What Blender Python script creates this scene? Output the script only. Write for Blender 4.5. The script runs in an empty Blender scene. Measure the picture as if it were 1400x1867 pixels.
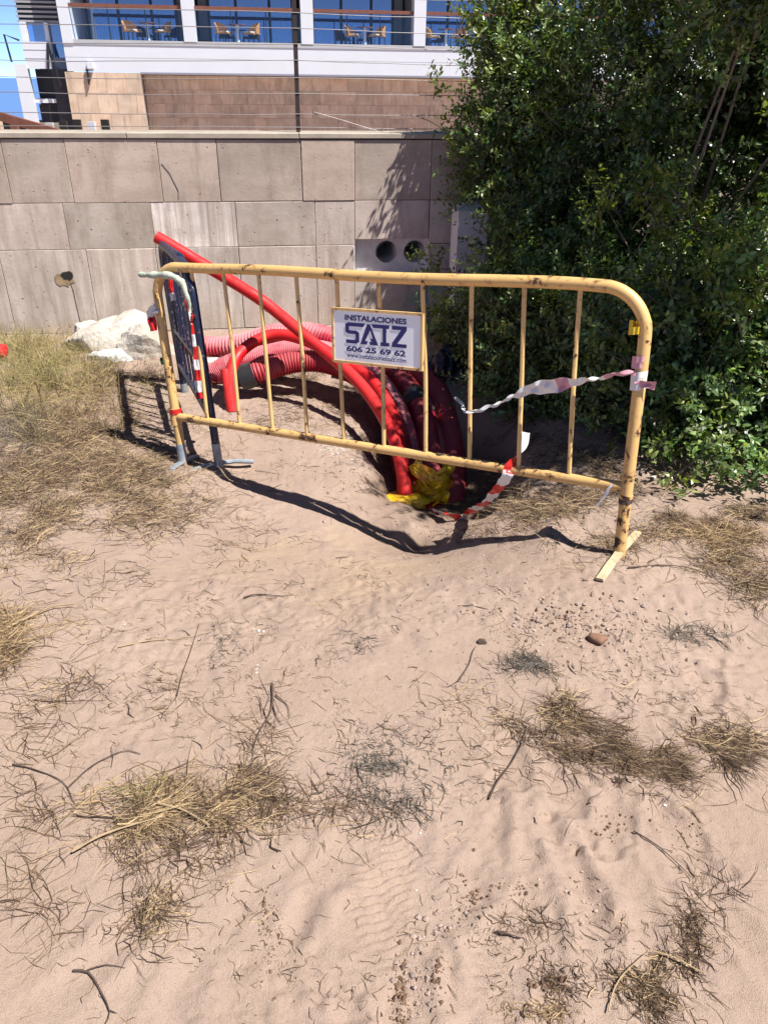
import bpy, math, random
import numpy as np
from mathutils import Vector, Matrix
random.seed(7); RNG = np.random.default_rng(7)
S = bpy.context.scene; COL = S.collection
def rad(a): return math.radians(a)

# ------------------------------------------------------------------ camera
PITCH, ROLL, EYE, FPX = rad(29.3), rad(0.7), 1.55, 1400.0
_f = np.array([0, math.cos(PITCH), -math.sin(PITCH)]); _r = np.array([1., 0, 0]); _u = np.cross(_r, _f)
CR = math.cos(ROLL)*_r + math.sin(ROLL)*_u; CU = math.cos(ROLL)*_u - math.sin(ROLL)*_r; CF = _f
CAM = np.array([0, 0, EYE])
cd = bpy.data.cameras.new('camera'); cam = bpy.data.objects.new('camera', cd); COL.objects.link(cam)
cd.sensor_fit = 'VERTICAL'; cd.sensor_height = 24.0; cd.lens = 24.0*FPX/1867.0
cd.clip_start = 0.05; cd.clip_end = 4000
cam.matrix_world = Matrix(((CR[0], CU[0], -CF[0], 0), (CR[1], CU[1], -CF[1], 0), (CR[2], CU[2], -CF[2], EYE), (0, 0, 0, 1)))
S.camera = cam
# ------------------------------------------------------------------ sky, sun, exposure
SUN_EL, SHADOW_AZ = rad(60), rad(153)          # shadows run left and a little away
sun_dir = np.array([math.cos(SHADOW_AZ)*math.cos(SUN_EL), math.sin(SHADOW_AZ)*math.cos(SUN_EL), -math.sin(SUN_EL)])
w = bpy.data.worlds.new('World'); S.world = w; w.use_nodes = True
nt = w.node_tree; bg = nt.nodes['Background']
sky = nt.nodes.new('ShaderNodeTexSky'); sky.sky_type = 'NISHITA'; sky.sun_disc = False
sky.sun_elevation = SUN_EL
sx, sy = -sun_dir[0], -sun_dir[1]
sky.sun_rotation = math.atan2(sx, sy)
sky.altitude = 8000; sky.air_density = 0.5; sky.dust_density = 0.0; sky.ozone_density = 2.0
nt.links.new(sky.outputs[0], bg.inputs[0]); bg.inputs[1].default_value = 0.15
ld = bpy.data.lights.new('sun', 'SUN'); ld.energy = 5.0; ld.angle = rad(0.5); ld.color = (1.0, 0.97, 0.92)
lo = bpy.data.objects.new('sun', ld); COL.objects.link(lo)
lo.rotation_euler = Vector(sun_dir).to_track_quat('-Z', 'Y').to_euler()
vs = S.view_settings; vs.view_transform = 'Standard'; vs.look = 'None'; vs.exposure = 0.93; vs.gamma = 1.0; vs.use_curve_mapping = False

# ------------------------------------------------------------------ placing helpers (a sight line met with a real surface)
def ray(px, py): return CF + CR*(px-700)/FPX - CU*(py-933.5)/FPX
def at_z(px, py, z=0.0):
    d = ray(px, py); return CAM + d*((z-EYE)/d[2])
def at_y(px, py, Y):
    d = ray(px, py); return CAM + d*(Y/d[1])
def on_plane(px, py, p0, n):
    d = ray(px, py); return CAM + d*(((p0-CAM) @ n)/(d @ n))

# ------------------------------------------------------------------ mesh helpers
class MB:
    def __init__(s): s.v = []; s.f = []; s.m = []
    def add(s, vs, fs, mi=0):
        o = len(s.v); s.v += [tuple(map(float, p)) for p in vs]; s.f += [tuple(i+o for i in q) for q in fs]; s.m += [mi]*len(fs); return s
    def box(s, x0, x1, y0, y1, z0, z1, mi=0, M=None, cham=0.0):
        if cham:
            c = cham   # chamfer on the -y face
            P = [(x0, y0+c, z0), (x1, y0+c, z0), (x1, y0+c, z1), (x0, y0+c, z1), (x0, y1, z0), (x1, y1, z0), (x1, y1, z1), (x0, y1, z1),
                 (x0+c, y0, z0+c), (x1-c, y0, z0+c), (x1-c, y0, z1-c), (x0+c, y0, z1-c)]
            Fs = [(8, 9, 10, 11), (0, 1, 9, 8), (1, 2, 10, 9), (2, 3, 11, 10), (3, 0, 8, 11), (5, 4, 7, 6), (4, 5, 1, 0), (7, 3, 2, 6), (4, 0, 3, 7), (1, 5, 6, 2)]
        else:
            P = [(x0, y0, z0), (x1, y0, z0), (x1, y1, z0), (x0, y1, z0), (x0, y0, z1), (x1, y0, z1), (x1, y1, z1), (x0, y1, z1)]
            Fs = [(3, 2, 1, 0), (4, 5, 6, 7), (0, 1, 5, 4), (1, 2, 6, 5), (2, 3, 7, 6), (3, 0, 4, 7)]
        if M is not None: P = [tuple(M @ Vector(p)) for p in P]
        return s.add(P, Fs, mi)
    def tube(s, path, r, n=12, mi=0, caps=True, closed_r=None):
        P = [np.array(p, float) for p in path]; N = len(P)
        rr = r if callable(r) else (lambda i, t: r)
        T = [P[min(i+1, N-1)]-P[max(i-1, 0)] for i in range(N)]; T = [t/(np.linalg.norm(t)+1e-12) for t in T]
        a = np.array([0, 0, 1.]) if abs(T[0][2]) < .9 else np.array([1., 0, 0])
        U = np.cross(T[0], a); U /= np.linalg.norm(U); vs = []; 
        ca = np.cos(np.arange(n)*2*np.pi/n); sa = np.sin(np.arange(n)*2*np.pi/n)
        for i in range(N):
            U = U - T[i]*(U @ T[i]); U /= np.linalg.norm(U); W = np.cross(T[i], U)
            R = rr(i, i/max(N-1, 1))
            vs += [P[i]+R*(ca[k]*U+sa[k]*W) for k in range(n)]
        fs = [(i*n+k, i*n+(k+1) % n, (i+1)*n+(k+1) % n, (i+1)*n+k) for i in range(N-1) for k in range(n)]
        if caps: fs += [tuple(range(n-1, -1, -1)), tuple((N-1)*n+k for k in range(n))]
        return s.add(vs, fs, mi)
    def build(s, name, mats, parent=None, smooth=True, ang=None):
        me = bpy.data.meshes.new(name); me.from_pydata(s.v, [], s.f)
        for m in (mats if isinstance(mats, (list, tuple)) else [mats]): me.materials.append(m)
        if any(s.m): me.polygons.foreach_set('material_index', s.m)
        me.polygons.foreach_set('use_smooth', [smooth]*len(s.f)); me.update()
        if smooth: me.set_sharp_from_angle(angle=rad(ang or 40))
        o = bpy.data.objects.new(name, me); COL.objects.link(o)
        if parent: o.parent = parent
        return o
def tag(o, label=None, cat=None, group=None, kind=None):
    if label: o['label'] = label
    if cat: o['category'] = cat
    if group: o['group'] = group
    if kind: o['kind'] = kind
    return o
def empty(name, loc=(0, 0, 0), rz=0.0):
    o = bpy.data.objects.new(name, None); COL.objects.link(o); o.location = loc; o.rotation_euler = (0, 0, rz); o.empty_display_size = .1; return o
def copy_tree(o, parent=None):
    c = o.copy(); COL.objects.link(c); c.parent = parent
    for ch in list(o.children): copy_tree(ch, c)
    return c
def spline(pts, step=0.02):
    P = [np.array(p, float) for p in pts]; P = [2*P[0]-P[1]]+P+[2*P[-1]-P[-2]]; out = []
    for i in range(1, len(P)-2):
        p0, p1, p2, p3 = P[i-1:i+3]; n = max(2, int(np.linalg.norm(p2-p1)/step))
        for k in range(n):
            t = k/n; out.append(.5*((2*p1)+(-p0+p2)*t+(2*p0-5*p1+4*p2-p3)*t*t+(-p0+3*p1-3*p2+p3)*t**3))
    out.append(P[-2]); return out
def np_mesh(name, V, F, mats, smooth=False, col=None, parent=None):
    """V (n,3), F (m,k) arrays -> one object; col is an optional per-vertex colour"""
    me = bpy.data.meshes.new(name); k = F.shape[1]
    me.vertices.add(len(V)); me.vertices.foreach_set('co', np.ascontiguousarray(V, np.float32).ravel())
    me.loops.add(F.size); me.loops.foreach_set('vertex_index', np.ascontiguousarray(F, np.int32).ravel())
    me.polygons.add(len(F)); me.polygons.foreach_set('loop_start', np.arange(0, F.size, k, dtype=np.int32))
    me.polygons.foreach_set('use_smooth', np.full(len(F), smooth)); me.update(calc_edges=True)
    if col is not None:
        a = me.color_attributes.new('tint', 'FLOAT_COLOR', 'POINT'); c = np.ones((len(V), 4), np.float32); c[:, :3] = col
        a.data.foreach_set('color', c.ravel())
    for m in (mats if isinstance(mats, (list, tuple)) else [mats]): me.materials.append(m)
    o = bpy.data.objects.new(name, me); COL.objects.link(o)
    if parent: o.parent = parent
    return o
# value noise
_lat = {}
def vnoise(x, y, sc, seed):
    if seed not in _lat: _lat[seed] = np.random.default_rng(1000+seed).random((256, 256))
    L = _lat[seed]; X = np.asarray(x)/sc+37.3; Y = np.asarray(y)/sc+91.7
    xi = np.floor(X).astype(int); yi = np.floor(Y).astype(int); fx = X-xi; fy = Y-yi
    fx = fx*fx*fx*(fx*(fx*6-15)+10); fy = fy*fy*fy*(fy*(fy*6-15)+10)
    a = L[xi % 256, yi % 256]; b = L[(xi+1) % 256, yi % 256]; c = L[xi % 256, (yi+1) % 256]; d = L[(xi+1) % 256, (yi+1) % 256]
    return (a*(1-fx)+b*fx)*(1-fy)+(c*(1-fx)+d*fx)*fy - .5

# ------------------------------------------------------------------ materials
def mat(name):
    m = bpy.data.materials.new(name); m.use_nodes = True; t = m.node_tree; b = t.nodes['Principled BSDF']; return m, t, b
def N(t, ty, **kw):
    n = t.nodes.new(ty)
    for k, v in kw.items():
        if k.startswith('i_'): n.inputs[k[2:].replace('_', ' ')].default_value = v
        else: setattr(n, k, v)
    return n
def ramp(t, src, stops):
    r = t.nodes.new('ShaderNodeValToRGB'); e = r.color_ramp.elements
    while len(e) < len(stops): e.new(.5)
    for q, (p, c) in zip(e, stops): q.position = p; q.color = (c, c, c, 1) if isinstance(c, (int, float)) else (*c, 1)
    t.links.new(src, r.inputs[0]); return r.outputs[0]
def noise(t, sc, det=4, rough=.6, vec=None, dist=0):
    n = N(t, 'ShaderNodeTexNoise'); n.inputs['Scale'].default_value = sc; n.inputs['Detail'].default_value = det; n.inputs['Roughness'].default_value = rough
    n.inputs['Distortion'].default_value = dist
    if vec is not None: t.links.new(vec, n.inputs['Vector'])
    return n.outputs['Fac']
def coords(t, scale=(1, 1, 1), kind='Object', offs=False):
    tc = N(t, 'ShaderNodeTexCoord'); mp = N(t, 'ShaderNodeMapping'); mp.inputs['Scale'].default_value = scale
    t.links.new(tc.outputs[kind], mp.inputs[0])
    if offs:
        oi = N(t, 'ShaderNodeObjectInfo'); mu = N(t, 'ShaderNodeMath', operation='MULTIPLY'); mu.inputs[1].default_value = 37.0
        t.links.new(oi.outputs['Random'], mu.inputs[0]); cx = N(t, 'ShaderNodeCombineXYZ')
        for k in range(3): t.links.new(mu.outputs[0], cx.inputs[k])
        t.links.new(cx.outputs[0], mp.inputs['Location'])
    return mp.outputs[0]
def mixc(t, fac, a, b, mode='MIX'):
    m = N(t, 'ShaderNodeMix', data_type='RGBA', blend_type=mode)
    for k, v in ((0, fac), (6, a), (7, b)):
        if isinstance(v, (tuple, list)): m.inputs[k].default_value = (*v, 1)
        elif isinstance(v, (int, float)): m.inputs[k].default_value = v
        else: t.links.new(v, m.inputs[k])
    return m.outputs[2]
def bump(t, b, h, strength=.3, dist=.01):
    n = N(t, 'ShaderNodeBump'); n.inputs['Strength'].default_value = strength; n.inputs['Distance'].default_value = dist
    t.links.new(h, n.inputs['Height']); t.links.new(n.outputs[0], b.inputs['Normal'])
def simple(name, c, rough=.6, var=.25, sc=8, bmp=0.0, metal=0.0, spec=.5, dirt=None, dirt_amt=.5, bdist=.004):
    m, t, b = mat(name); v = coords(t, offs=True)
    n = noise(t, sc, 5, .65, v); f = ramp(t, n, [(.3, 1-var), (.7, 1+var*.3)])
    base = mixc(t, 1.0, c, f, 'MULTIPLY')
    if dirt is not None:
        n2 = noise(t, sc*.45, 6, .7, v); base = mixc(t, ramp(t, n2, [(.5, 0.0), (.68, dirt_amt)]), base, dirt)
    t.links.new(base, b.inputs['Base Color']); b.inputs['Roughness'].default_value = rough; b.inputs['Metallic'].default_value = metal
    b.inputs['Specular IOR Level'].default_value = spec
    if bmp: bump(t, b, noise(t, sc*6, 4, .6, v), bmp, bdist)
    return m

def dusty_plastic(name, c, rough, dust=(.50, .33, .27), amt=.5, spec=.5):
    m, t, b = mat(name); v = coords(t, offs=True); geo = N(t, 'ShaderNodeNewGeometry'); sp = N(t, 'ShaderNodeSeparateXYZ'); t.links.new(geo.outputs['Normal'], sp.inputs[0])
    n1 = noise(t, 4, 5, .65, v); n2 = noise(t, 38, 5, .7, v); base = mixc(t, ramp(t, n1, [(.3, 0.0), (.7, 1.0)]), c, tuple(x*.8 for x in c))
    mu = N(t, 'ShaderNodeMath', operation='MULTIPLY_ADD'); t.links.new(sp.outputs[2], mu.inputs[0]); mu.inputs[1].default_value = .28; t.links.new(n1, mu.inputs[2])
    mu2 = N(t, 'ShaderNodeMath', operation='MULTIPLY_ADD'); t.links.new(n2, mu2.inputs[0]); mu2.inputs[1].default_value = .35; t.links.new(mu.outputs[0], mu2.inputs[2])
    f = ramp(t, mu2.outputs[0], [(.62, 0.0), (1.02, amt)]); t.links.new(mixc(t, f, base, dust), b.inputs['Base Color'])
    t.links.new(ramp(t, f, [(0, rough), (amt, .85)]), b.inputs['Roughness']); b.inputs['Specular IOR Level'].default_value = spec; return m

def sand_material():
    m, t, b = mat('dry_sand'); v = coords(t)
    big = noise(t, 1.3, 4, .6, v); mid = noise(t, 5, 5, .6, v); fine = noise(t, 60, 4, .7, v); grain = noise(t, 420, 2, .6, v)
    c = mixc(t, ramp(t, big, [(.35, 0.0), (.68, 1.0)]), (.345, .250, .192), (.382, .283, .225))
    c = mixc(t, ramp(t, mid, [(.45, 0.0), (.72, .42)]), c, (.295, .208, .172))
    c = mixc(t, ramp(t, fine, [(.52, 0.0), (.74, .42)]), c, (.21, .147, .118))
    spk = noise(t, 140, 3, .6, v); c = mixc(t, ramp(t, spk, [(.62, 0.0), (.72, .42)]), c, (.16, .105, .075))
    c = mixc(t, ramp(t, grain, [(.30, .30), (.46, 0.0)]), c, (.12, .075, .05))
    c = mixc(t, ramp(t, grain, [(.62, 0.0), (.80, .35)]), c, (.50, .39, .31))
    # orange clean sand thrown out of the trench
    geo = N(t, 'ShaderNodeNewGeometry'); vd = N(t, 'ShaderNodeVectorMath', operation='DISTANCE'); vd.inputs[1].default_value = (-.08, 2.55, -.05)
    t.links.new(geo.outputs['Position'], vd.inputs[0]); ad = N(t, 'ShaderNodeMath', operation='ADD'); t.links.new(vd.outputs['Value'], ad.inputs[0]); t.links.new(mid, ad.inputs[1])
    c = mixc(t, ramp(t, ad.outputs[0], [(.55, .55), (.95, 0.0)]), c, (.41, .295, .195))
    # darker brown low down in the trench
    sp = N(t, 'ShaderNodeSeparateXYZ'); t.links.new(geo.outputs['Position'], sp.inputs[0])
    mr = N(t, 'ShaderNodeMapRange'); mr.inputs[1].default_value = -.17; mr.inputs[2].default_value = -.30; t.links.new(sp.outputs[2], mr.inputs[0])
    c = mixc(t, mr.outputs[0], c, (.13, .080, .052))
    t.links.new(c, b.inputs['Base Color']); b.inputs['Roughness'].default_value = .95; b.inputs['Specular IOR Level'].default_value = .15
    h = N(t, 'ShaderNodeMath', operation='MULTIPLY_ADD'); t.links.new(fine, h.inputs[0]); h.inputs[1].default_value = 1.0; t.links.new(grain, h.inputs[2])
    bump(t, b, h.outputs[0], .65, .008); return m

def slab_material(name, c1, c2, streak, pits=.6, dark=(.10, .08, .065), paint=None):
    m, t, b = mat(name); v = coords(t, streak, offs=True); v2 = coords(t, offs=True)
    s = noise(t, 3.2, 6, .62, v, .6); g = noise(t, 2.1, 4, .6, v2); f = noise(t, 40, 4, .7, v2)
    c = mixc(t, ramp(t, s, [(.34, 0.0), (.66, 1.0)]), c1, c2)
    c = mixc(t, ramp(t, g, [(.42, 0.0), (.70, .55)]), c, tuple(x*.62 for x in c1))
    st = noise(t, 1.3, 6, .7, coords(t, (3.0, 3.0, .5), 'Generated', True)); c = mixc(t, ramp(t, st, [(.50, 0.0), (.68, .55)]), c, (.25, .195, .155))
    if paint: c = mixc(t, ramp(t, noise(t, 2.6, 4, .6, coords(t, (2.2, 2.2, 1.0))), [(.52, 0.0), (.62, .75)]), c, paint)
    oi = N(t, 'ShaderNodeObjectInfo'); c = mixc(t, 1.0, c, ramp(t, oi.outputs['Random'], [(0, (.94, .92, .90)), (.5, (1.02, .98, .94)), (1, (1.09, 1.01, .96))]), 'MULTIPLY')
    vo = N(t, 'ShaderNodeTexVoronoi', feature='F1'); vo.inputs['Scale'].default_value = 26; vo.inputs['Randomness'].default_value = 1
    dm = noise(t, 22, 2, .5, v2); 
    t.links.new(v2, vo.inputs['Vector']); ad = N(t, 'ShaderNodeMath', operation='MULTIPLY_ADD'); t.links.new(dm, ad.inputs[0]); ad.inputs[1].default_value = .55; t.links.new(vo.outputs['Distance'], ad.inputs[2])
    pit = ramp(t, ad.outputs[0], [(.30, 1.0), (.38, 0.0)]); pm = N(t, 'ShaderNodeMath', operation='MULTIPLY'); t.links.new(pit, pm.inputs[0]); pm.inputs[1].default_value = pits
    c = mixc(t, pm.outputs[0], c, dark); c = mixc(t, ramp(t, f, [(.55, 0.0), (.8, .35)]), c, tuple(x*.55 for x in c1))
    t.links.new(c, b.inputs['Base Color']); b.inputs['Roughness'].default_value = .8; b.inputs['Specular IOR Level'].default_value = .25
    sb = N(t, 'ShaderNodeMath', operation='MULTIPLY_ADD'); t.links.new(pit, sb.inputs[0]); sb.inputs[1].default_value = -1.5; t.links.new(f, sb.inputs[2])
    bump(t, b, sb.outputs[0], .4, .004); return m

def painted_metal(name, paint, rust, amount, rough=.45, sc=20, second=None):
    m, t, b = mat(name); v = coords(t, offs=True)
    n = noise(t, sc, 5, .68, v, .5); n2 = noise(t, 6, 3, .5, v); big = noise(t, 2.5, 3, .5, v)
    c = mixc(t, ramp(t, n2, [(.3, 0.0), (.7, 1.0)]), paint, tuple(x*.84 for x in paint))
    if second: c = mixc(t, ramp(t, noise(t, 45, 3, .6, v), [(.5, 0.0), (.62, .8)]), c, second)
    ad = N(t, 'ShaderNodeMath', operation='MULTIPLY_ADD'); t.links.new(big, ad.inputs[0]); ad.inputs[1].default_value = .35; t.links.new(n, ad.inputs[2])
    r = ramp(t, ad.outputs[0], [(amount, 0.0), (amount+.035, 1.0)])
    halo = ramp(t, ad.outputs[0], [(amount-.07, 0.0), (amount, .5)])
    c = mixc(t, halo, c, tuple(.5*x+.5*y for x, y in zip(rust, (.45, .2, .06))))
    c = mixc(t, r, c, rust)
    t.links.new(c, b.inputs['Base Color']); t.links.new(ramp(t, r, [(0, rough), (1, .9)]), b.inputs['Roughness'])
    bump(t, b, n, .15, .002); return m

def tinted(name, rough=.6, trans=0.0, spec=.4, gloss_var=False):
    m, t, b = mat(name); a = N(t, 'ShaderNodeVertexColor', layer_name='tint')
    t.links.new(a.outputs[0], b.inputs['Base Color']); b.inputs['Roughness'].default_value = rough; b.inputs['Specular IOR Level'].default_value = spec
    if trans:
        tr = N(t, 'ShaderNodeBsdfTranslucent'); mx = N(t, 'ShaderNodeMixShader'); mx.inputs[0].default_value = trans
        g = mixc(t, 1.0, a.outputs[0], (1.5, 1.7, .6), 'MULTIPLY'); t.links.new(g, tr.inputs[0])
        t.links.new(b.outputs[0], mx.inputs[1]); t.links.new(tr.outputs[0], mx.inputs[2]); t.links.new(mx.outputs[0], t.nodes['Material Output'].inputs[0])
    return m
def glass_mat(name, tint, alpha):
    m, t, b = mat(name); g = N(t, 'ShaderNodeBsdfGlossy'); g.inputs['Roughness'].default_value = .03
    tr = N(t, 'ShaderNodeBsdfTransparent'); tr.inputs[0].default_value = (*tint, 1); mx = N(t, 'ShaderNodeMixShader'); mx.inputs[0].default_value = alpha
    t.links.new(tr.outputs[0], mx.inputs[1]); t.links.new(g.outputs[0], mx.inputs[2]); t.links.new(mx.outputs[0], t.nodes['Material Output'].inputs[0]); return m

M = {}
M['sand'] = sand_material()
M['slab_v'] = slab_material('travertine_streaked', (.43, .368, .318), (.62, .555, .50), (5.5, 5.5, .45), .8)
M['slab_h'] = slab_material('travertine_plain', (.405, .338, .285), (.50, .425, .365), (.7, .7, 2.2), .5)
M['slab_p'] = slab_material('travertine_pale', (.40, .345, .295), (.92, .90, .87), (9, 9, .30), .5)
M['slab_l'] = slab_material('travertine_light', (.45, .395, .352), (.57, .51, .468), (2.5, 2.5, .8), .55)
M['slab_q'] = slab_material('travertine_bleached', (.43, .375, .325), (.66, .61, .56), (9, 9, .30), .7)
M['slab_k'] = slab_material('travertine_sprayed', (.46, .42, .38), (.58, .53, .48), (.7, .7, 1.2), .4, paint=(.16, .34, .27))
M['slab_g'] = slab_material('travertine_grey', (.40, .345, .295), (.51, .448, .395), (1.5, 1.5, 1.5), 1.0)
M['mortar'] = simple('mortar', (.34, .29, .245), .95, .3, 12, .3)
M['coping'] = simple('coping_stone', (.40, .34, .27), .85, .25, 6, .3)
M['concrete'] = simple('concrete_white', (.74, .72, .70), .85, .3, 7, .3, dirt=(.30, .27, .24), dirt_amt=.5)
M['dark'] = simple('near_black', (.02, .018, .016), .9, .3)
M['yellow'] = painted_metal('yellow_paint_rusty', (.67, .415, .155), (.055, .024, .013), .785)
M['yellow_clean'] = painted_metal('yellow_paint', (.70, .45, .18), (.060, .026, .014), .80)
M['rail_rust'] = painted_metal('yellow_paint_rustier', (.65, .40, .15), (.050, .022, .012), .765)
M['navy'] = painted_metal('navy_paint_scratched', (.010, .017, .050), (.13, .14, .16), .80, .38, 40)
M['foot'] = simple('worn_yellow_paint', (.52, .42, .25), .7, .3, 20, .2, dirt=(.32, .22, .14), dirt_amt=.8)
M['zinc'] = simple('galvanised_steel', (.30, .33, .36), .5, .35, 20, .1, metal=.3)
M['red'] = dusty_plastic('red_plastic_smooth', (.60, .006, .008), .36, (.55, .10, .08), .07)
M['corr'] = dusty_plastic('red_corrugated_plastic', (.36, .012, .026), .36, (.44, .20, .18), .26)
M['corr2'] = dusty_plastic('pink_corrugated_plastic', (.46, .022, .046), .28, (.68, .42, .42), .42)
M['black'] = simple('black_plastic', (.018, .019, .022), .45, .3, 9, .1, dirt=(.10, .09, .08), dirt_amt=.6)
M['bag'] = simple('black_bag', (.025, .027, .034), .42, .3, 9, .2)
M['white_tape'] = simple('white_tape', (.72, .70, .70), .4, .15, 12, .1)
M['red_tape'] = simple('red_tape', (.62, .02, .018), .4, .25, 20, .1)
M['pink_tape'] = simple('faded_pink_tape', (.62, .30, .36), .45, .3, 20, .1)
M['yellow_bag'] = simple('yellow_plastic', (.70, .48, .015), .38, .25, 14, .1, dirt=(.50, .06, .03), dirt_amt=.9)
M['rope'] = simple('grey_green_cloth', (.46, .50, .40), .9, .4, 30, .6)
M['sign'] = simple('sign_white', (.88, .88, .91), .35, .05, 3)
M['ink'] = simple('sign_ink', (.014, .012, .13), .45, .05, 3)
M['sack'] = simple('white_plaster', (.62, .61, .59), .8, .2, 10, .5, bdist=.01)
M['rubble'] = simple('rubble_concrete', (.52, .465, .395), .95, .35, 7, .8, dirt=(.30, .245, .19), dirt_amt=.6, bdist=.012)
M['white_paint'] = simple('building_white', (.63, .65, .69), .6, .04, 2)
M['slab_edge'] = simple('slab_edge_grey', (.42, .43, .44), .7, .1, 3)
M['bstone'] = slab_material('building_stone', (.58, .44, .33), (.68, .56, .44), (.6, .6, .6), .0)
M['wood'] = simple('handrail_brown', (.20, .075, .045), .5, .3, 10)
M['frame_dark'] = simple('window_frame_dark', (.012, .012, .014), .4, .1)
M['slate'] = simple('slate_wall', (.055, .055, .070), .8, .3, 3)
M['lou'] = simple('louvre_grey', (.33, .33, .34), .6, .1)
M['curtain'] = simple('curtain', (.44, .52, .62), .9, .2, 4)
M['interior'] = simple('interior_wall', (.22, .21, .21), .9, .1)
M['glass'] = glass_mat('window_glass', (.36, .56, .82), .22)
M['rail_glass'] = glass_mat('balustrade_glass', (.90, .95, 1.0), .025)
M['rattan'] = simple('rattan', (.58, .27, .075), .75, .35, 30, .5)
M['cushion'] = simple('cushion_cream', (.68, .60, .46), .9, .1)
M['table'] = simple('table_white', (.62, .66, .70), .5, .1)
M['bark'] = simple('bark', (.16, .125, .095), .9, .35, 20, .5)
M['pale_bark'] = simple('pale_bark', (.34, .29, .24), .85, .3, 20, .3)
M['leaf'] = tinted('leaves', .30, .30, .6)
M['straw'] = tinted('straw', .8, 0, .2)
M['earth'] = tinted('earth_clods', .95, 0, .1)
M['twig'] = simple('dead_twig', (.085, .055, .040), .9, .4, 20, .3)
M['stick'] = simple('dry_stick', (.38, .27, .15), .85, .35, 20, .3)
M['stone'] = simple('brown_stone', (.20, .105, .06), .85, .35, 20, .5)
M['gwire'] = simple('fence_wire', (.22, .20, .20), .5, .2, 20, metal=.4)
M['gpost'] = simple('fence_post_black', (.035, .022, .018), .6, .3, 20)
M['green_tie'] = simple('green_string', (.03, .16, .06), .7, .3)

# ------------------------------------------------------------------ the barrier's own frame (needed by the ground too)
BF = at_z(1128, 1012, .05); BL = at_z(345, 850, -.12)
E1 = BL-BF; E1 /= np.linalg.norm(E1)
E2 = np.array([-.036, .15, 1.]); E2 -= E1*(E2 @ E1); E2 /= np.linalg.norm(E2); EN = np.cross(E2, E1)   # EN faces the camera
if EN[1] > 0: EN = -EN
def bp(a, h, n=0.0): return BF+E1*a+E2*h+EN*n

# ------------------------------------------------------------------ ground
def shadow_pt(px, py, h):
    return on_plane(px, py, BF+E2*h, np.cross(E1, sun_dir))
ctrl = []
def cz(px, py, z): ctrl.append(tuple(at_z(px, py, z)))
for x in (-2.4, -1.2, 0, 1.2, 2.4):
    for y in (.3, .9, 1.5, 2.0): ctrl.append((x, y, 0.0))
ctrl += [(-5, 0, 0), (5, 0, 0), (-6, 6, -.1), (6, 6, .02), (0, -4, 0), (-3.5, 3, -.05), (4, 3, .05), (-1.0, 2.4, -.04), (1.7, 2.3, .03), (-1.9, 2.6, -.05)]
for q in [(345, 850, -.12), (400, 855, -.12), (1128, 1012, .045), (1090, 1075, .04), (240, 790, -.11), (100, 860, -.08), (60, 740, -.08), (240, 700, -.11), (70, 613, -.10), (250, 640, -.1),
          (450, 700, -.11), (430, 752, -.12), (560, 745, -.11), (610, 790, -.115), (660, 840, -.13),
          (1000, 900, -.02), (1060, 930, .03), (1000, 960, .05), (1250, 930, .05), (1390, 950, .05), (1150, 880, .03)]: cz(*q)
for q in [(420, 872, .96), (520, 901, .96), (634, 939, .96), (705, 975, .96), (760, 1000, .96), (850, 985, .96), (975, 972, .96), (1060, 987, .96)]:
    ctrl.append(tuple(shadow_pt(*q)))
ctrl += [(0.12, 2.95, -.17), (.42, 2.95, -.13), (.10, 3.15, -.22), (.18, 3.42, -.33), (.40, 3.42, -.34), (.58, 3.48, -.31), (.70, 3.42, -.05), (.52, 3.15, -.25), (.63, 3.10, -.03), (.75, 3.7, -.06), (.66, 3.75, -.28), (.30, 3.75, -.34), (.55, 3.85, -.30), (.10, 3.75, -.32), (-.02, 3.45, -.27), (-.12, 3.35, -.15),
         (-.10, 3.75, -.22), (-.12, 4.1, -.17), (-.3, 4.1, -.13), (.1, 4.25, -.25), (.85, 3.5, -.02), (.95, 3.9, -.02), (.75, 4.3, -.05), (.3, 4.7, -.1), (0, 5.2, -.1), (-.8, 5.4, -.1), (1.5, 5, 0), (2, 4, .04), (.6, 5.5, -.06)]
CT = np.array(ctrl)
def fit(C):
    D = np.linalg.norm(C[:, None, :2]-C[None, :, :2], axis=2); A = -D*1.0+np.eye(len(C))*-.03*0
    n = len(C); K = np.zeros((n+3, n+3)); K[:n, :n] = D+np.eye(n)*.01; K[:n, n] = 1; K[:n, n+1:] = C[:, :2]; K[n, :n] = 1; K[n+1:, :n] = C[:, :2].T
    return np.linalg.solve(K, np.r_[C[:, 2], 0, 0, 0])
CW = fit(CT)
def seg_dist(x, y, pts):
    best = np.full(np.shape(x), 9.)
    for (ax, ay), (bx, by) in zip(pts[:-1], pts[1:]):
        dx, dy = bx-ax, by-ay; t = np.clip(((x-ax)*dx+(y-ay)*dy)/(dx*dx+dy*dy), 0, 1)
        best = np.minimum(best, np.hypot(x-ax-t*dx, y-ay-t*dy))
    return best
def gp(px, py): return tuple(at_z(px, py, 0.0)[:2])
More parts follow.
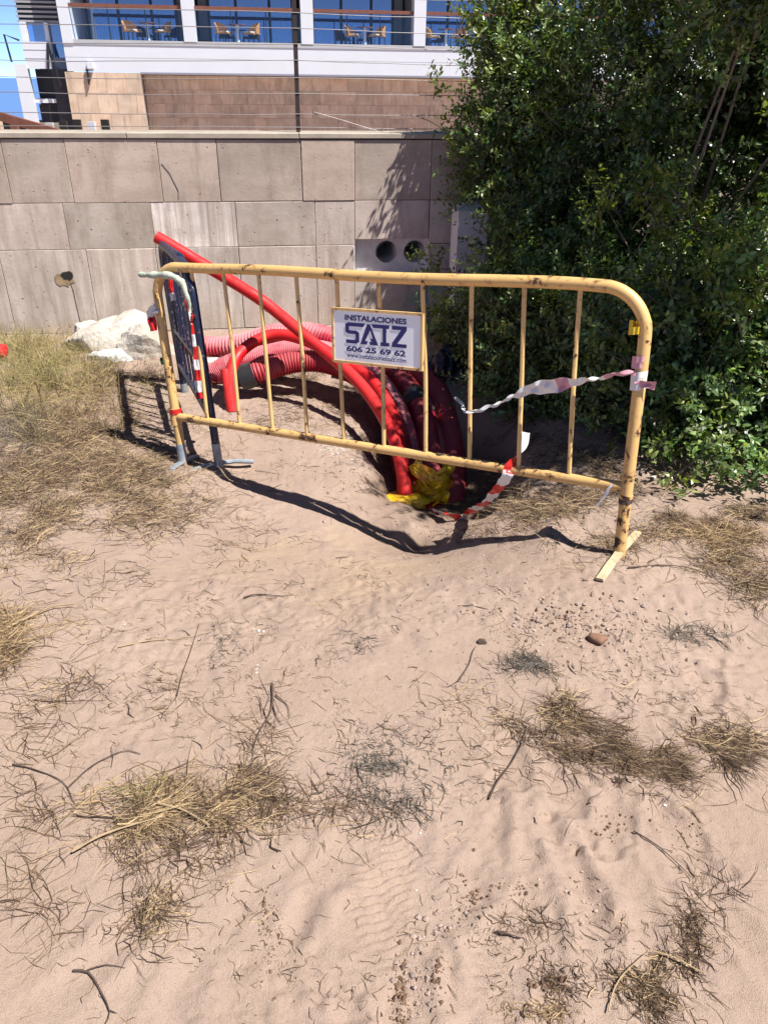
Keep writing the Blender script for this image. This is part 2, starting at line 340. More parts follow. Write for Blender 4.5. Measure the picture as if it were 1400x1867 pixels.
RUTS = [([(720, 1470), (580, 1610), (500, 1740), (450, 1880)], .035, .011), ([(900, 1460), (885, 1570), (835, 1665), (775, 1700), (742, 1790), (728, 1880)], .030, .014),
        ([(430, 1540), (290, 1660), (120, 1800), (20, 1880)], .028, .009), ([(1000, 1490), (1060, 1620), (1095, 1730)], .028, .009), ([(640, 1660), (640, 1880)], .025, .009),
        ([(1180, 1470), (1270, 1600), (1400, 1760)], .03, .009), ([(800, 1720), (830, 1800), (850, 1880)], .02, .012), ([(0, 1060), (300, 1080), (600, 1130), (900, 1290)], .09, .008),
        ([(560, 1560), (380, 1720), (300, 1880)], .03, .007), ([(860, 1090), (1000, 1130), (1180, 1140), (1380, 1190)], .07, .009), ([(320, 1120), (560, 1010), (640, 960)], .08, .006), ([(770, 1500), (700, 1640), (690, 1760), (700, 1880)], .028, .010), ([(560, 1640), (520, 1760), (540, 1880)], .02, .010), ([(950, 1560), (990, 1700), (1000, 1880)], .03, .008), ([(1120, 1560), (1180, 1700), (1200, 1880)], .03, .008)]
RUTS = [([gp(*p) for p in r], wd, dp) for r, wd, dp in RUTS]
PRINTS = [(1235, 1520, .05, .10, 20), (1120, 1500, .05, .09, -30), (1030, 1450, .05, .09, 10), (1080, 1640, .04, .08, 15), (930, 1390, .05, .1, -10), (1290, 1260, .05, .1, -20)]
TREADS = [(735, 1600, .085, .14, 25, .021), (680, 1690, .06, .09, 25, .021), (612, 1128, .10, .07, 70, .026), (830, 1470, .045, .06, 10, .020), (520, 1490, .07, .05, -20, .022), (905, 1780, .06, .12, -15, .022)]
def ground_z(x, y, detail=True):
    x = np.asarray(x, float); y = np.asarray(y, float); sh = x.shape; xf = x.ravel(); yf = y.ravel(); z = np.empty(xf.shape); n = len(CT)
    for i in range(0, len(xf), 40000):
        a, b = xf[i:i+40000], yf[i:i+40000]
        aa = np.clip(a, -7, 7); bb = np.clip(b, -5, 7.5)
        D = np.hypot(aa[:, None]-CT[None, :, 0], bb[:, None]-CT[None, :, 1]); z[i:i+40000] = D @ CW[:n]+CW[n]+aa*CW[n+1]+bb*CW[n+2]
    z = z.reshape(sh)-np.clip((y-38)/6, 0, 1)*4.0
    if detail:
        near = np.clip((8-np.hypot(x, y-3))/3, 0, 1)
        d = .014*vnoise(x, y, .55, 1)+.008*vnoise(x, y, .23, 2)+.0050*vnoise(x, y, .09, 3)+.0042*vnoise(x, y, .04, 4)+.0028*vnoise(x, y, .019, 15)
        rg = np.clip(vnoise(x, y, .5, 5)*2.2+.35, .05, 1)
        d = d*(.7+.4*rg)+rg*(.008*np.abs(vnoise(x, y, .045, 6))*2+.006*np.maximum(vnoise(x, y, .018, 7), 0)*2)
        dig = np.exp(-(((x-.35)/.75)**2+((y-3.3)/.6)**2)); d = d+dig*(.03*vnoise(x, y, .12, 8)+.016*vnoise(x, y, .045, 9))
        for r, wd, dp in RUTS:
            s = seg_dist(x, y, r)*(1+.5*vnoise(x, y, .08, 10)); mod = np.clip(.7+1.5*vnoise(x, y, .12, 11), 0, 1.5)
            d = d+mod*dp*.55*(-np.clip(1.35-s/wd, 0, 1)+.8*np.clip(1-np.abs(s-1.9*wd)/(.8*wd), 0, 1))
        for px, py, a, b, rot in PRINTS:
            cx, cy = gp(px, py); c, s_ = math.cos(rad(rot)), math.sin(rad(rot)); u = ((x-cx)*c+(y-cy)*s_)/a; v = (-(x-cx)*s_+(y-cy)*c)/b; q = np.sqrt(u*u+v*v)*(1+.9*vnoise(x, y, .05, 13)+.5*vnoise(x, y, .02, 14))
            d = d-.010*np.exp(-q**4)+.006*np.exp(-((q-1.25)/.25)**2)
        for px, py, a, b, rot, per in TREADS:
            cx, cy = gp(px, py); c, s_ = math.cos(rad(rot)), math.sin(rad(rot)); u = (x-cx)*c+(y-cy)*s_; v = -(x-cx)*s_+(y-cy)*c; q = np.sqrt((u/a)**2+(v/b)**2); mk = 1/(1+np.exp((q-1)*12))
            d = d*(1-.5*mk)+mk*np.clip(.6+1.8*vnoise(x, y, .06, 16), 0, 1.3)*.0036*(np.tanh(3*np.sin(2*np.pi*v/per+np.sign(np.sin(2*np.pi*u/(per*4)))*.9)))-.005*mk
        z = z+d*near
    return z
def axis(segs):
    out = []
    for a, b, st in segs: out += list(np.arange(a, b-1e-9, st))
    out.append(segs[-1][1]); return np.array(out)
gx = axis([(-400, -60, 40), (-60, -12, 6), (-12, -4, .5), (-4, -2.6, .06), (-2.6, -1.3, .014), (-1.3, 1.3, .0085), (1.3, 2.6, .014), (2.6, 4, .06), (4, 12, .5), (12, 60, 6), (60, 400, 40)])
gy = axis([(-60, -6, 6), (-6, -.5, .5), (-.5, .5, .06), (.5, 2.1, .0055), (2.1, 3.0, .0085), (3.0, 4.4, .012), (4.4, 6.2, .03), (6.2, 12, .5), (12, 36, 6), (36, 48, 2), (48, 60, 6), (60, 600, 45)])
GX, GY = np.meshgrid(gx, gy, indexing='ij'); GZ = ground_z(GX, GY)
nx, ny = len(gx), len(gy); idx = np.arange(nx*ny).reshape(nx, ny)
Fq = np.stack([idx[:-1, :-1], idx[1:, :-1], idx[1:, 1:], idx[:-1, 1:]], -1).reshape(-1, 4)
g = np_mesh('ground', np.stack([GX, GY, GZ], -1).reshape(-1, 3), Fq, M['sand'], True); g['kind'] = 'structure'
def gz(x, y):
    x = np.asarray(x, float); y = np.asarray(y, float)
    i = np.clip(np.searchsorted(gx, x)-1, 0, nx-2); j = np.clip(np.searchsorted(gy, y)-1, 0, ny-2)
    fx = np.clip((x-gx[i])/(gx[i+1]-gx[i]), 0, 1); fy = np.clip((y-gy[j])/(gy[j+1]-gy[j]), 0, 1)
    return (GZ[i, j]*(1-fx)+GZ[i+1, j]*fx)*(1-fy)+(GZ[i, j+1]*(1-fx)+GZ[i+1, j+1]*fx)*fy
def on_ground(px, py):
    """world point where the sight line meets the terrain (arrays allowed)"""
    px = np.atleast_1d(np.asarray(px, float)); py = np.atleast_1d(np.asarray(py, float))
    d = CF[None]+CR[None]*((px-700)/FPX)[:, None]-CU[None]*((py-933.5)/FPX)[:, None]
    z = np.zeros(len(px))
    for _ in range(14):
        t = (z-EYE)/np.minimum(d[:, 2], -.05); x = d[:, 0]*t; y = d[:, 1]*t; z = .5*z+.5*gz(x, y)
    return np.stack([x, y, gz(x, y)], -1)
def og(px, py): return on_ground(px, py)[0]

sea_m, t_, b_s = mat('sea_water'); b_s.inputs['Base Color'].default_value = (.10, .20, .42, 1); b_s.inputs['Roughness'].default_value = .35; bump(t_, b_s, noise(t_, .6, 4, .6, coords(t_)), .3, .2)
sea = MB().add([(-1500, 40, -1.2), (1500, 40, -1.2), (1500, 1900, -1.2), (-1500, 1900, -1.2)], [(0, 1, 2, 3)]).build('sea', sea_m, None, False); sea['kind'] = 'structure'

# ------------------------------------------------------------------ retaining wall
YAW = rad(8.9); WT = np.array([math.cos(YAW), math.sin(YAW), 0]); WN = np.array([math.sin(YAW), -math.cos(YAW), 0]); W0 = np.array([0, 5.895, 0])
wall = tag(empty('retaining_wall', tuple(W0), YAW), 'low wall clad in beige stone slabs behind the pipes and shrubs', 'wall')
# local frame of the wall: x along it, -y towards the camera; slabs' faces sit near y = 0
b_ = MB(); b_.box(-6, -.25, .03, .28, -.6, 1.19); b_.box(.315, 6, .03, .28, -.6, 1.19); b_.box(-.25, .315, .03, .28, .538, 1.19); b_.box(-.25, .315, .03, .28, -.6, .262)
b_.build('core', M['mortar'], wall, False)
def slab(u0, u1, z0, z1, m, j=.0009):
    q = lambda: random.uniform(0, .0014)
    o = MB().box(u0+j+q(), u1-j-q(), -random.uniform(0, .005), .032, z0+j+q(), z1-j-q(), cham=random.uniform(.0015, .004)).build('slab', M[m], wall, False); return o
r1 = [-6, -5.1, -4.3, -3.5, -2.545, -2.15, -1.562, -1.173, -.607, -.237, .308, .85, 1.45, 2.1, 2.9, 3.8, 4.8, 6]
k1 = ['h', 'h', 'h', 'h', 'h', 'h', 'h', 'h', 'h', 'h', 'h']
for i, (a, b) in enumerate(zip(r1[:-1], r1[1:])): slab(a, b, .805, 1.197, 'slab_h')
r2 = [(-6, -5), (-5, -4), (-4, -3.2), (-3.2, -2.232), (-2.232, -1.654), (-1.654, -1.08), (-1.08, -.523), (-.523, -.24)]
k2 = ['v', 'g', 'v', 'v', 'g', 'p', 'g', 'l']
for (a, b), k in zip(r2, k2): slab(a, b, .503, .805, 'slab_'+k)
slab(-.24, .305, .538, .805, 'slab_l')
for a, b, k in ((.31, .95, 'k'), (.95, 1.7, 'g'), (1.7, 2.6, 'v'), (2.6, 3.6, 'v'), (3.6, 6, 'h')): slab(a, b, .503, .805, 'slab_'+k)
r3 = [-6, -5, -4.2, -3.5, -2.71, -2.13, -1.66, -1.08, -.525, -.245]; k3 = ['v', 'g', 'v', 'v', 'v', 'v', 'q', 'l', 'l']
for a, b, k in zip(r3[:-1], r3[1:], k3): slab(a, b, -.085, .503, 'slab_'+k)
slab(-.245, .31, -.085, .262, 'slab_k')
for a, b, k in ((.31, .95, 'k'), (.95, 1.7, 'v'), (1.7, 2.6, 'v'), (2.6, 6, 'v')): slab(a, b, -.085, .503, 'slab_'+k)
for a in np.arange(-6, 6, 1.0): slab(a, a+1, -.6, -.085, 'slab_v')
for a, b in zip([-6, -4.7, -3.2, -1.75, -.616, .55, 1.9, 3.4], [-4.7, -3.2, -1.75, -.616, .55, 1.9, 3.4, 6]):
    MB().box(a+.002, b-.002, -.012, .31, 1.203+random.uniform(-.001, .001), 1.236, cham=.004).build('coping_stone', M['coping'], wall, False)
# duct recess with two round openings
def hole_panel(u0, u1, z0, z1, cu, cz_, r, y, n=32):
    vs = []; 
    for k in range(n):
        a = 2*math.pi*(k+.5)/n; c, s_ = math.cos(a), math.sin(a); vs.append((cu+r*c, y, cz_+r*s_))
        t = min((u1-cu)/c if c > 1e-6 else 9, (u0-cu)/c if c < -1e-6 else 9, (z1-cz_)/s_ if s_ > 1e-6 else 9, (z0-cz_)/s_ if s_ < -1e-6 else 9)
        vs.append((cu+t*c, y, cz_+t*s_))
    fs = [(2*k, 2*k+1, 2*((k+1) % n)+1, 2*((k+1) % n)) for k in range(n)]
    for cx, cy in ((u0, z0), (u1, z0), (u1, z1), (u0, z1)):   # corner fillers
        best = sorted(range(n), key=lambda k: abs(vs[2*k+1][0]-cx)+abs(vs[2*k+1][2]-cy))[:2]
        vs.append((cx, y, cy)); fs.append((2*best[0]+1, 2*best[1]+1, len(vs)-1))
    return vs, fs
nb = MB(); nb.add(*hole_panel(-.25, .109, .255, .545, .003, .434, .080, .075)); nb.add(*hole_panel(.109, .32, .255, .545, .215, .434, .078, .075))
nb.build('duct_recess', M['concrete'], wall, False)
for cu in (.003, .215):
    tb = MB(); n = 32; R = .079
    for rr_, yy in ((R, .072), (R, .60), (R-.006, .60), (R-.006, .068)): tb.v += [(cu+rr_*math.cos(2*math.pi*k/n), yy, .434+rr_*math.sin(2*math.pi*k/n)) for k in range(n)]
    for ring in range(3): tb.f += [(ring*n+k, ring*n+(k+1) % n, (ring+1)*n+(k+1) % n, (ring+1)*n+k) for k in range(n)]; tb.m += [0]*n
    tb.f.append(tuple(2*n+k for k in range(n))); tb.m.append(0)
    tb.build('duct_opening', M['concrete'], wall)
rv = MB()
for a, b, c, d in ((-.246, -.240, .262, .538), (.304, .311, .262, .538)): rv.box(a, b, .004, .075, c, d)
rv.build('recess_edge', M['concrete'], wall, False)
# dark patch painted as the shade of a chipped hole, on an exposed-mortar scar
def ragged(cu, cz_, ru, rz, n, y, seed):
    rr = random.Random(seed); return [(cu+ru*math.cos(a)*rr.uniform(.55, 1.1), y, cz_+rz*math.sin(a)*rr.uniform(.55, 1.1)) for a in [2*math.pi*k/n for k in range(n)]]
sc = MB(); sc.add(ragged(-2.305, .30, .075, .06, 14, -.0055, 3), [tuple(range(14))]); sc.build('mortar_scar', simple('exposed_mortar', (.36, .25, .14), .95, .4, 20, .4), wall, False)
sc = MB(); P_ = ragged(-2.285, .325, .045, .035, 11, -.0075, 5); sc.add(P_+[(x, .02, z) for x, _, z in P_], [tuple(range(11))]+[(k, (k+1) % 11, 11+(k+1) % 11, 11+k) for k in range(11)]); sc.build('dark_hole_patch', M['dark'], wall, False)
cr = MB(); cr.tube([(-2.275, -.004, .30), (-2.262, -.005, .22), (-2.258, -.005, .10), (-2.252, -.005, -.03)], .0016, 5); cr.tube([(-1.545, -.004, 1.05), (-1.50, -.004, .99), (-1.455, -.004, .88), (-1.46, -.004, .82)], .0015, 5)
cr.build('crack', M['dark'], wall)

# fence wires and post on the wall
fence = tag(empty('wire_fence', tuple(W0), YAW), 'black post and thin horizontal wires strung above the stone wall', 'fence')
for u in (-3.9, -.613, 2.7):
    p = MB().box(-.014, .014, -.014, .014, 0, .95, M=Matrix.Translation((u, .12, 1.234)) @ Matrix.Rotation(rad(.4), 4, 'Y')).build('post', M['gpost'], fence, False)
for z in (1.274, 1.352, 1.472, 1.563, 1.657, 1.75, 1.845, 1.934, 2.03, 2.12):
    pts = [(u, .12-.016, z+.006*math.sin(u*1.7+z*9)+random.uniform(-.003, .003)-.012*(1-((u+.613) % 3.3-1.65)**2/2.7)) for u in np.arange(-3.9, 2.71, .3)]
    MB().tube(pts, .0026, 6).build('wire', M['gwire'], fence)
MB().tube([(-.5, .1, 1.36), (-.3, .09, 1.31), (-.1, .1, 1.255), (.02, .12, 1.238)], .0016, 5).build('wire', M['gwire'], fence)

# ------------------------------------------------------------------ hotel behind
B0 = np.array([0, 30., 0])
hotel = tag(empty('hotel_building', tuple(B0), YAW), 'white hotel with glazed balconies above a stone clad base', 'building')
def hb(name, m, *boxes, smooth=False, par=None):
    b = MB()
    for x in boxes: b.box(*x)
    return b.build(name, M[m], par or hotel, smooth)
UL, UR = -10.45, 24.0
hb('fascia', 'white_paint', (UL, UR, 0, .5, 2.115, 2.47)); hb('fascia', 'white_paint', (UL, UR, .0, .5, 1.72, 2.105)); hb('fascia_groove', 'slab_edge', (UL+.01, UR, .02, .45, 2.10, 2.12))
hb('balcony_floor', 'slab_edge', (UL+.32, UR, -.02, 2.4, 2.47, 2.60)); hb('end_wall', 'white_paint', (UL, UL+.32, -.03, 2.4, 2.47, 6.0)); hb('soffit', 'white_paint', (UL, UR, .5, 2.3, 1.73, 1.90))
hb('upper_floor', 'white_paint', (UL, UR, -.02, 2.4, 5.3, 6.0)); hb('roof', 'white_paint', (UL, UR, 0, 12, 8.2, 8.5)); hb('upper_wall', 'white_paint', (UL, UR, 2.4, 12, 5.3, 8.2))
hb('rear_wall', 'interior', (UL, UR, 4.5, 4.7, 2.6, 5.3)); hb('room_floor', 'interior', (UL, UR, 2.4, 4.5, 2.4, 2.58))
cols = [-6.49, -2.73, 1.0, 4.68, 8.4, 12.1]
for c in cols: hb('column', 'white_paint', (c-.20, c+.20, -.04, .45, 2.585, 5.3)); hb('party_wall', 'interior', (c-.1, c+.1, .45, 4.5, 2.6, 5.3))
edges = [UL+.32]+cols
for i in range(len(cols)):
    a = edges[i]+(.2 if i else 0); b = edges[i+1]-.2
    hb('handrail', 'wood', (a+.003, b-.003, .05, .17, 3.47, 3.57)); hb('balustrade_pane', 'rail_glass', (a+.01, b-.01, .10, .115, 2.63, 3.47))
    for k in range(1, 3): hb('balustrade_post', 'frame_dark', (a+(b-a)*k/3-.015, a+(b-a)*k/3+.015, .12, .15, 2.60, 3.47))
    fr = [a+.15, a+.15+(b-a)*.30, a+.15+(b-a)*.62, b-.35] if i % 2 == 0 else [a+.35, a+.1+(b-a)*.35, a+(b-a)*.72, b-.15]
    for k, f in enumerate(fr): hb('mullion', 'frame_dark', (f-.045, f+.045, 2.28, 2.36, 2.6, 5.2))
    for f0, f1 in zip(fr[:-1], fr[1:]):
        wn = hb('window_pane', 'glass', (f0+.045, f1-.045, 2.31, 2.325, 2.6, 5.2))
    cu = MB()
    for f0, f1 in zip(fr[:-1], fr[1:]):
        nn = 40; V = [(f0+(f1-f0)*k/nn, 2.75+.05*math.sin(k*1.9)+.02*math.sin(k*.7), z) for k in range(nn+1) for z in (2.6, 5.2)]
        cu.add(V, [(2*k, 2*k+2, 2*k+3, 2*k+1) for k in range(nn)])
    cu.build('curtain', M['curtain'], hotel)
    hb('side_wall', 'interior', (a, fr[0]-.05, 2.3, 2.42, 2.6, 5.3)); hb('side_wall', 'interior', (fr[-1]+.05, b, 2.3, 2.42, 2.6, 5.3))
# stone cladding of the base, tile by tile
def clad(u0, u1, z0, z1, y, tw, th):
    r = 0; z = z1
    meshes = {}
    while z > z0+.01:
        zl = max(z0, z-th); u = u0-(r % 2)*tw*random.uniform(.3, .7)
        while u < u1-.01:
            ul, ur = max(u, u0), min(u+tw, u1)
            if ur-ul > .03: MB().box(ul+.003, ur-.003, y-random.uniform(0, .004), y+.05, zl+.003, z-.003).build('stone_tile', M['bstone'], hotel, False)
            u += tw
        z = zl; r += 1
clad(-10.55, -8.19, -.1, 1.705, 0, .62, .60); clad(-8.18, 3.6, -.1, 1.64, .60, .62, .42)
hb('base_core', 'mortar', (-10.54, -8.2, .04, .7, -.6, 1.70), (-8.2, 24, .64, .9, -.6, 1.70)); hb('ceiling_strip', 'white_paint', (-8.19, UR, .02, .62, 1.66, 1.715))
hb('lamp_bracket', 'frame_dark', (-9.85, -9.81, -.12, 0, 1.35, 1.78)); hb('wall_lamp', 'white_paint', (-9.80, -9.62, -.14, -.002, 1.80, 1.98))
# stair wing at the hotel's end
wing = tag(empty('stair_wing', tuple(B0), YAW), 'stair tower with grey louvres and white parapet left of the hotel', 'building')
def wb(name, m, *boxes):
    b = MB()
    for x in boxes: b.box(*x)
    return b.build(name, M[m], wing, False)
for k in range(14): wb('louvre', 'lou', (-11.85, -10.6, .62, .70, 3.06+k*.13, 3.12+k*.13))
wb('louvre_back', 'frame_dark', (-11.82, -10.6, .74, .8, 3.0, 5.0)); wb('glazing', 'glass', (-11.60, -10.6, .70, .72, 2.1, 3.04)); wb('glazing_backing', 'curtain', (-11.60, -10.55, 1.4, 1.5, 1.3, 3.06))
wb('jamb', 'white_paint', (-11.78, -11.60, .5, .8, 2.2, 3.06)); wb('jamb', 'white_paint', (-11.05, -10.93, .5, .8, 2.2, 3.06)); wb('parapet', 'white_paint', (-11.74, -11.0, .2, .45, 1.78, 2.52)); wb('parapet_groove', 'slab_edge', (-11.73, -11.01, .19, .2, 2.30, 2.31), (-11.73, -11.01, .19, .2, 2.06, 2.07))
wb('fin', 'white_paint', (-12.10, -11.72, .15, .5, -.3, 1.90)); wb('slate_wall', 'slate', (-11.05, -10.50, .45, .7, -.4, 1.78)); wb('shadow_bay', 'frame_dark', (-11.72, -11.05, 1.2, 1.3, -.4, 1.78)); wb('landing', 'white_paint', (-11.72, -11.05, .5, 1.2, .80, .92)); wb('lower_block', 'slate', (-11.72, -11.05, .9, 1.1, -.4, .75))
for pts, r in (([(-12.15, .2, 1.95), (-12.22, .2, 2.70), (-11.80, .2, 2.55)], .035), ([(-10.95, .2, 2.5), (-11.05, .1, 1.75)], .04), ([(-10.95, .2, 2.4), (-10.75, .2, 1.2)], .035), ([(-11.3, .6, .75), (-11.35, .6, -.2)], .05)):
    MB().tube(pts, r, 6).build('handrail', M['frame_dark'], wing)

# balcony furniture
def chair():
    t = empty('rattan_chair')
    MB().box(-.26, .26, -.26, .26, .38, .44).build('seat', M['rattan'], t, False); MB().box(-.22, .22, -.22, .22, .442, .50).build('cushion', M['cushion'], t, False)
    bk = MB(); n = 12; V = []
    for k in range(n+1):
        a = math.pi*(k/n)-0; x = -.29*math.cos(a); y = .05+.24*math.sin(a); h = .62+.26*math.sin(a)**.6 if 0 < k < n else .62
        V += [(x, y, .40), (x*1.06, y*1.1, h), (x*1.12, y*1.1+.025, h), (x*1.06, y+.03, .40)]
    Fs = [(4*k+j, 4*(k+1)+j, 4*(k+1)+(j+1) % 4, 4*k+(j+1) % 4) for k in range(n) for j in range(4)]+[(0, 1, 2, 3), (4*n+3, 4*n+2, 4*n+1, 4*n)]
    bk.add(V, Fs); bk.build('backrest', M['rattan'], t)
    for x in (-.22, .22):
        for y in (-.22, .22): MB().tube([(x, y, .38), (x*1.08, y*1.08, 0)], .02, 6).build('leg', M['frame_dark'], t)
    return t
def table():
    t = empty('balcony_table'); MB().tube([(0, 0, .68), (0, 0, .71)], .33, 20).build('table_top', M['wood'], t); MB().tube([(0, 0, .03), (0, 0, .68)], .06, 10).build('leg', M['table'], t); MB().tube([(0, 0, 0), (0, 0, .03)], .22, 16).build('base', M['table'], t); return t
def hpt(u, y, z): return tuple(B0+WT*u-WN*y+np.array([0, 0, z]))
c0 = chair(); t0 = table()
bays = ['in the first balcony beside the end wall', 'in the second balcony behind the black fence post', 'in the third balcony', 'in the fourth balcony next to the shrub', 'in the fifth balcony half hidden by the shrub']
first = True
for i, (ca, cb) in enumerate(((-8.35, -7.40), (-5.42, -4.55), (-1.15, -.35), (1.62, 2.48), (5.05, 6.0))):
    for j, u in enumerate((ca, cb)):
        o = c0 if first else copy_tree(c0); first = False
        o.scale = (.86, .86, .66); o.location = hpt(u, .62, 2.60); o.rotation_euler = (0, 0, YAW+rad((60 if j == 0 else -60)+random.uniform(-15, 15)))
        tag(o, 'woven rattan armchair left of the table '+bays[i] if j == 0 else 'woven rattan armchair right of the table '+bays[i], 'chair', 'rattan chairs on the balconies')
    o = t0 if i == 0 else copy_tree(t0); o.scale = (.9, .9, .74); o.location = hpt((ca+cb)/2, .66, 2.60); tag(o, 'small round table '+bays[i], 'table', 'balcony tables')
# brown shed roof seen over the wall, far left
shed = tag(empty('shed', (0, 0, 0)), 'low shed with a sloping brown roof edge behind the wall, far left', 'shed')
p0, p1 = at_y(-90, 182, 10.), at_y(134, 247, 10.)
def slant(name, m, dz0, dz1, dy0, dy1, par=shed):
    V = []
    for y in (dy0, dy1):
        for p, z in ((p0, dz0), (p1, dz0), (p1, dz1), (p0, dz1)): V.append((p[0], p[1]+y, p[2]+z))
    return MB().add(V, [(0, 1, 2, 3), (7, 6, 5, 4), (0, 4, 5, 1), (1, 5, 6, 2), (2, 6, 7, 3), (3, 7, 4, 0)]).build(name, M[m], par, False)
slant('roof_edge', 'wood', -.075, 0.02, 0, .06)
for k in range(7):
    q = p0+(p1-p0)*(k/7.0); MB().box(q[0]-.04, q[0]+.04, q[1]+.2, q[1]+.28, -.2, q[2]-.06).build('post', M['wood' if k % 2 else 'bstone'], shed, False)
MB().box(p0[0], p1[0]-.3, 10.5, 10.55, -.2, 1.06).build('wall_panel', M['coping'], shed, False)
for k in range(9):
    x = p0[0]+.2+k*.17; MB().box(x, x+.09, 10.40, 10.45, .95, 1.06+.05*random.random()).build('tool_handle', M[random.choice(['white_paint', 'dark', 'bstone', 'dark', 'sack'])], shed, False)
# concrete meter post by the wall
mp0 = on_plane(853, 490, W0+WN*.30, WN)
M['post'] = simple('concrete_pale', (.74, .72, .71), .8, .2, 7, .2)
mp = tag(empty('concrete_post', (mp0[0], mp0[1]+.10, -.1), YAW), 'grey concrete post with a pyramid cap standing before the wall', 'post')
zt = on_plane(850, 385, W0+WN*.30, WN)[2]+.1
mb_ = MB(); hw = .107; P = [(-hw, -.1, 0), (hw, -.1, 0), (hw, .1, 0), (-hw, .1, 0), (-hw, -.1, zt), (hw, -.1, zt), (hw, .1, zt), (-hw, .1, zt)]
mb_.add(P, [(0, 1, 5, 4), (1, 2, 6, 5), (2, 3, 7, 6), (3, 0, 4, 7)]); mb_.build('shaft', M['post'], mp, False)
mb_ = MB(); mb_.add([(-hw-.004, -.104, zt), (hw+.004, -.104, zt), (hw+.004, .104, zt), (-hw-.004, .104, zt), (-.03, 0, zt+.055), (.03, 0, zt+.055)], [(0, 1, 5, 4), (1, 2, 5), (2, 3, 4, 5), (3, 0, 4), (3, 2, 1, 0)]); mb_.build('cap', M['post'], mp, False)

# ------------------------------------------------------------------ yellow pedestrian barrier
barrier = tag(empty('pedestrian_barrier', tuple(BF)), 'rusty yellow tubular crowd barrier with a company sign, standing on sand', 'barrier')
def L(p): return np.array(p)-BF
H, R_, LEN = .940, .0215, 2.195
def frame_path():
    pts = [L(bp(0.0, -.005))]; pts += [L(bp(0.0, h)) for h in (.2, .5, .72)]
    c = .155
    for k in range(1, 10):
        a = math.pi/2*k/9; pts.append(L(bp(c-c*math.cos(a), H-c+c*math.sin(a))))
    for a in np.linspace(.3, LEN-.32, 9): pts.append(L(bp(a, H+.004*math.sin(a*5))))
    c = .13
    for k in range(0, 10):
        a = math.pi/2*k/9; pts.append(L(bp(LEN-c+c*math.sin(a), H-c+c*math.cos(a))))
    pts += [L(bp(LEN-.003-.05*(1-h/.72), h)) for h in (.6, .4, .2, -.005)]
    return spline(pts, .02)
MB().tube(frame_path(), R_, 16).build('frame', M['yellow'], barrier, True, 60)
low = spline([L(bp(.005, .262)), L(bp(.6, .256)), L(bp(1.2, .252)), L(bp(LEN-.04, .245))], .03)
MB().tube(low, .0195, 14).build('lower_rail', M['rail_rust'], barrier, True, 60)
MB().tube([L(bp(LEN-.035, .205)), L(bp(LEN-.03, .285))], .027, 14).build('rail_collar', M['yellow'], barrier); MB().tube([L(bp(.0, .222)), L(bp(0, .236))], .024, 12).build('rail_collar', M['rail_rust'], barrier)
tops = [1.973, 1.79, 1.597, 1.403, 1.205, 1.014, .824, .624, .425, .228]; bots = [1.957, 1.761, 1.570, 1.381, 1.189, .992, .798, .606, .405, .210]
for i, (a, b) in enumerate(zip(tops, bots)):
    bow = random.uniform(-.006, .006); mid = (a+b)/2+bow
    MB().tube(spline([L(bp(a, H-.015)), L(bp(mid, .6, random.uniform(-.004, .004))), L(bp(b, .262))], .05), .0085, 8).build('bar', M['yellow_clean'], barrier)
for a, lean in ((0.0, .06), (LEN-.055, 0)):
    # flat bent foot: a strap running across under the post
    ft = MB(); w_, th = .017, .005; sec = []
    for k, s in enumerate(np.linspace(-.20, .20, 9)):
        p = bp(a+lean*s*1.2, .0)+EN*s*(1 if a == 0 else .5); zz = float(gz(p[0], p[1])); zz = .5*zz+.5*(BF[2] if a == 0 else BL[2]); p[2] = zz+.002+.012*(1-(s/.2)**2)
        t = E1*w_; n_ = np.array([0, 0, th]); sec += [L(p-t), L(p+t), L(p+t*.7+n_*2), L(p-t*.7+n_*2)]
    ft.add(sec, [(4*k+j, 4*k+(j+1) % 4, 4*k+4+(j+1) % 4, 4*k+4+j) for k in range(8) for j in range(4)]+[(3, 2, 1, 0), (32, 33, 34, 35)])
    ft.build('foot', M['foot'] if a == 0 else M['zinc'], barrier, False)
MB().tube([L(bp(LEN-.052, -.01)), L(bp(LEN-.045, .11))], R_+.0015, 14).build('worn_post_end', M['zinc'], barrier)
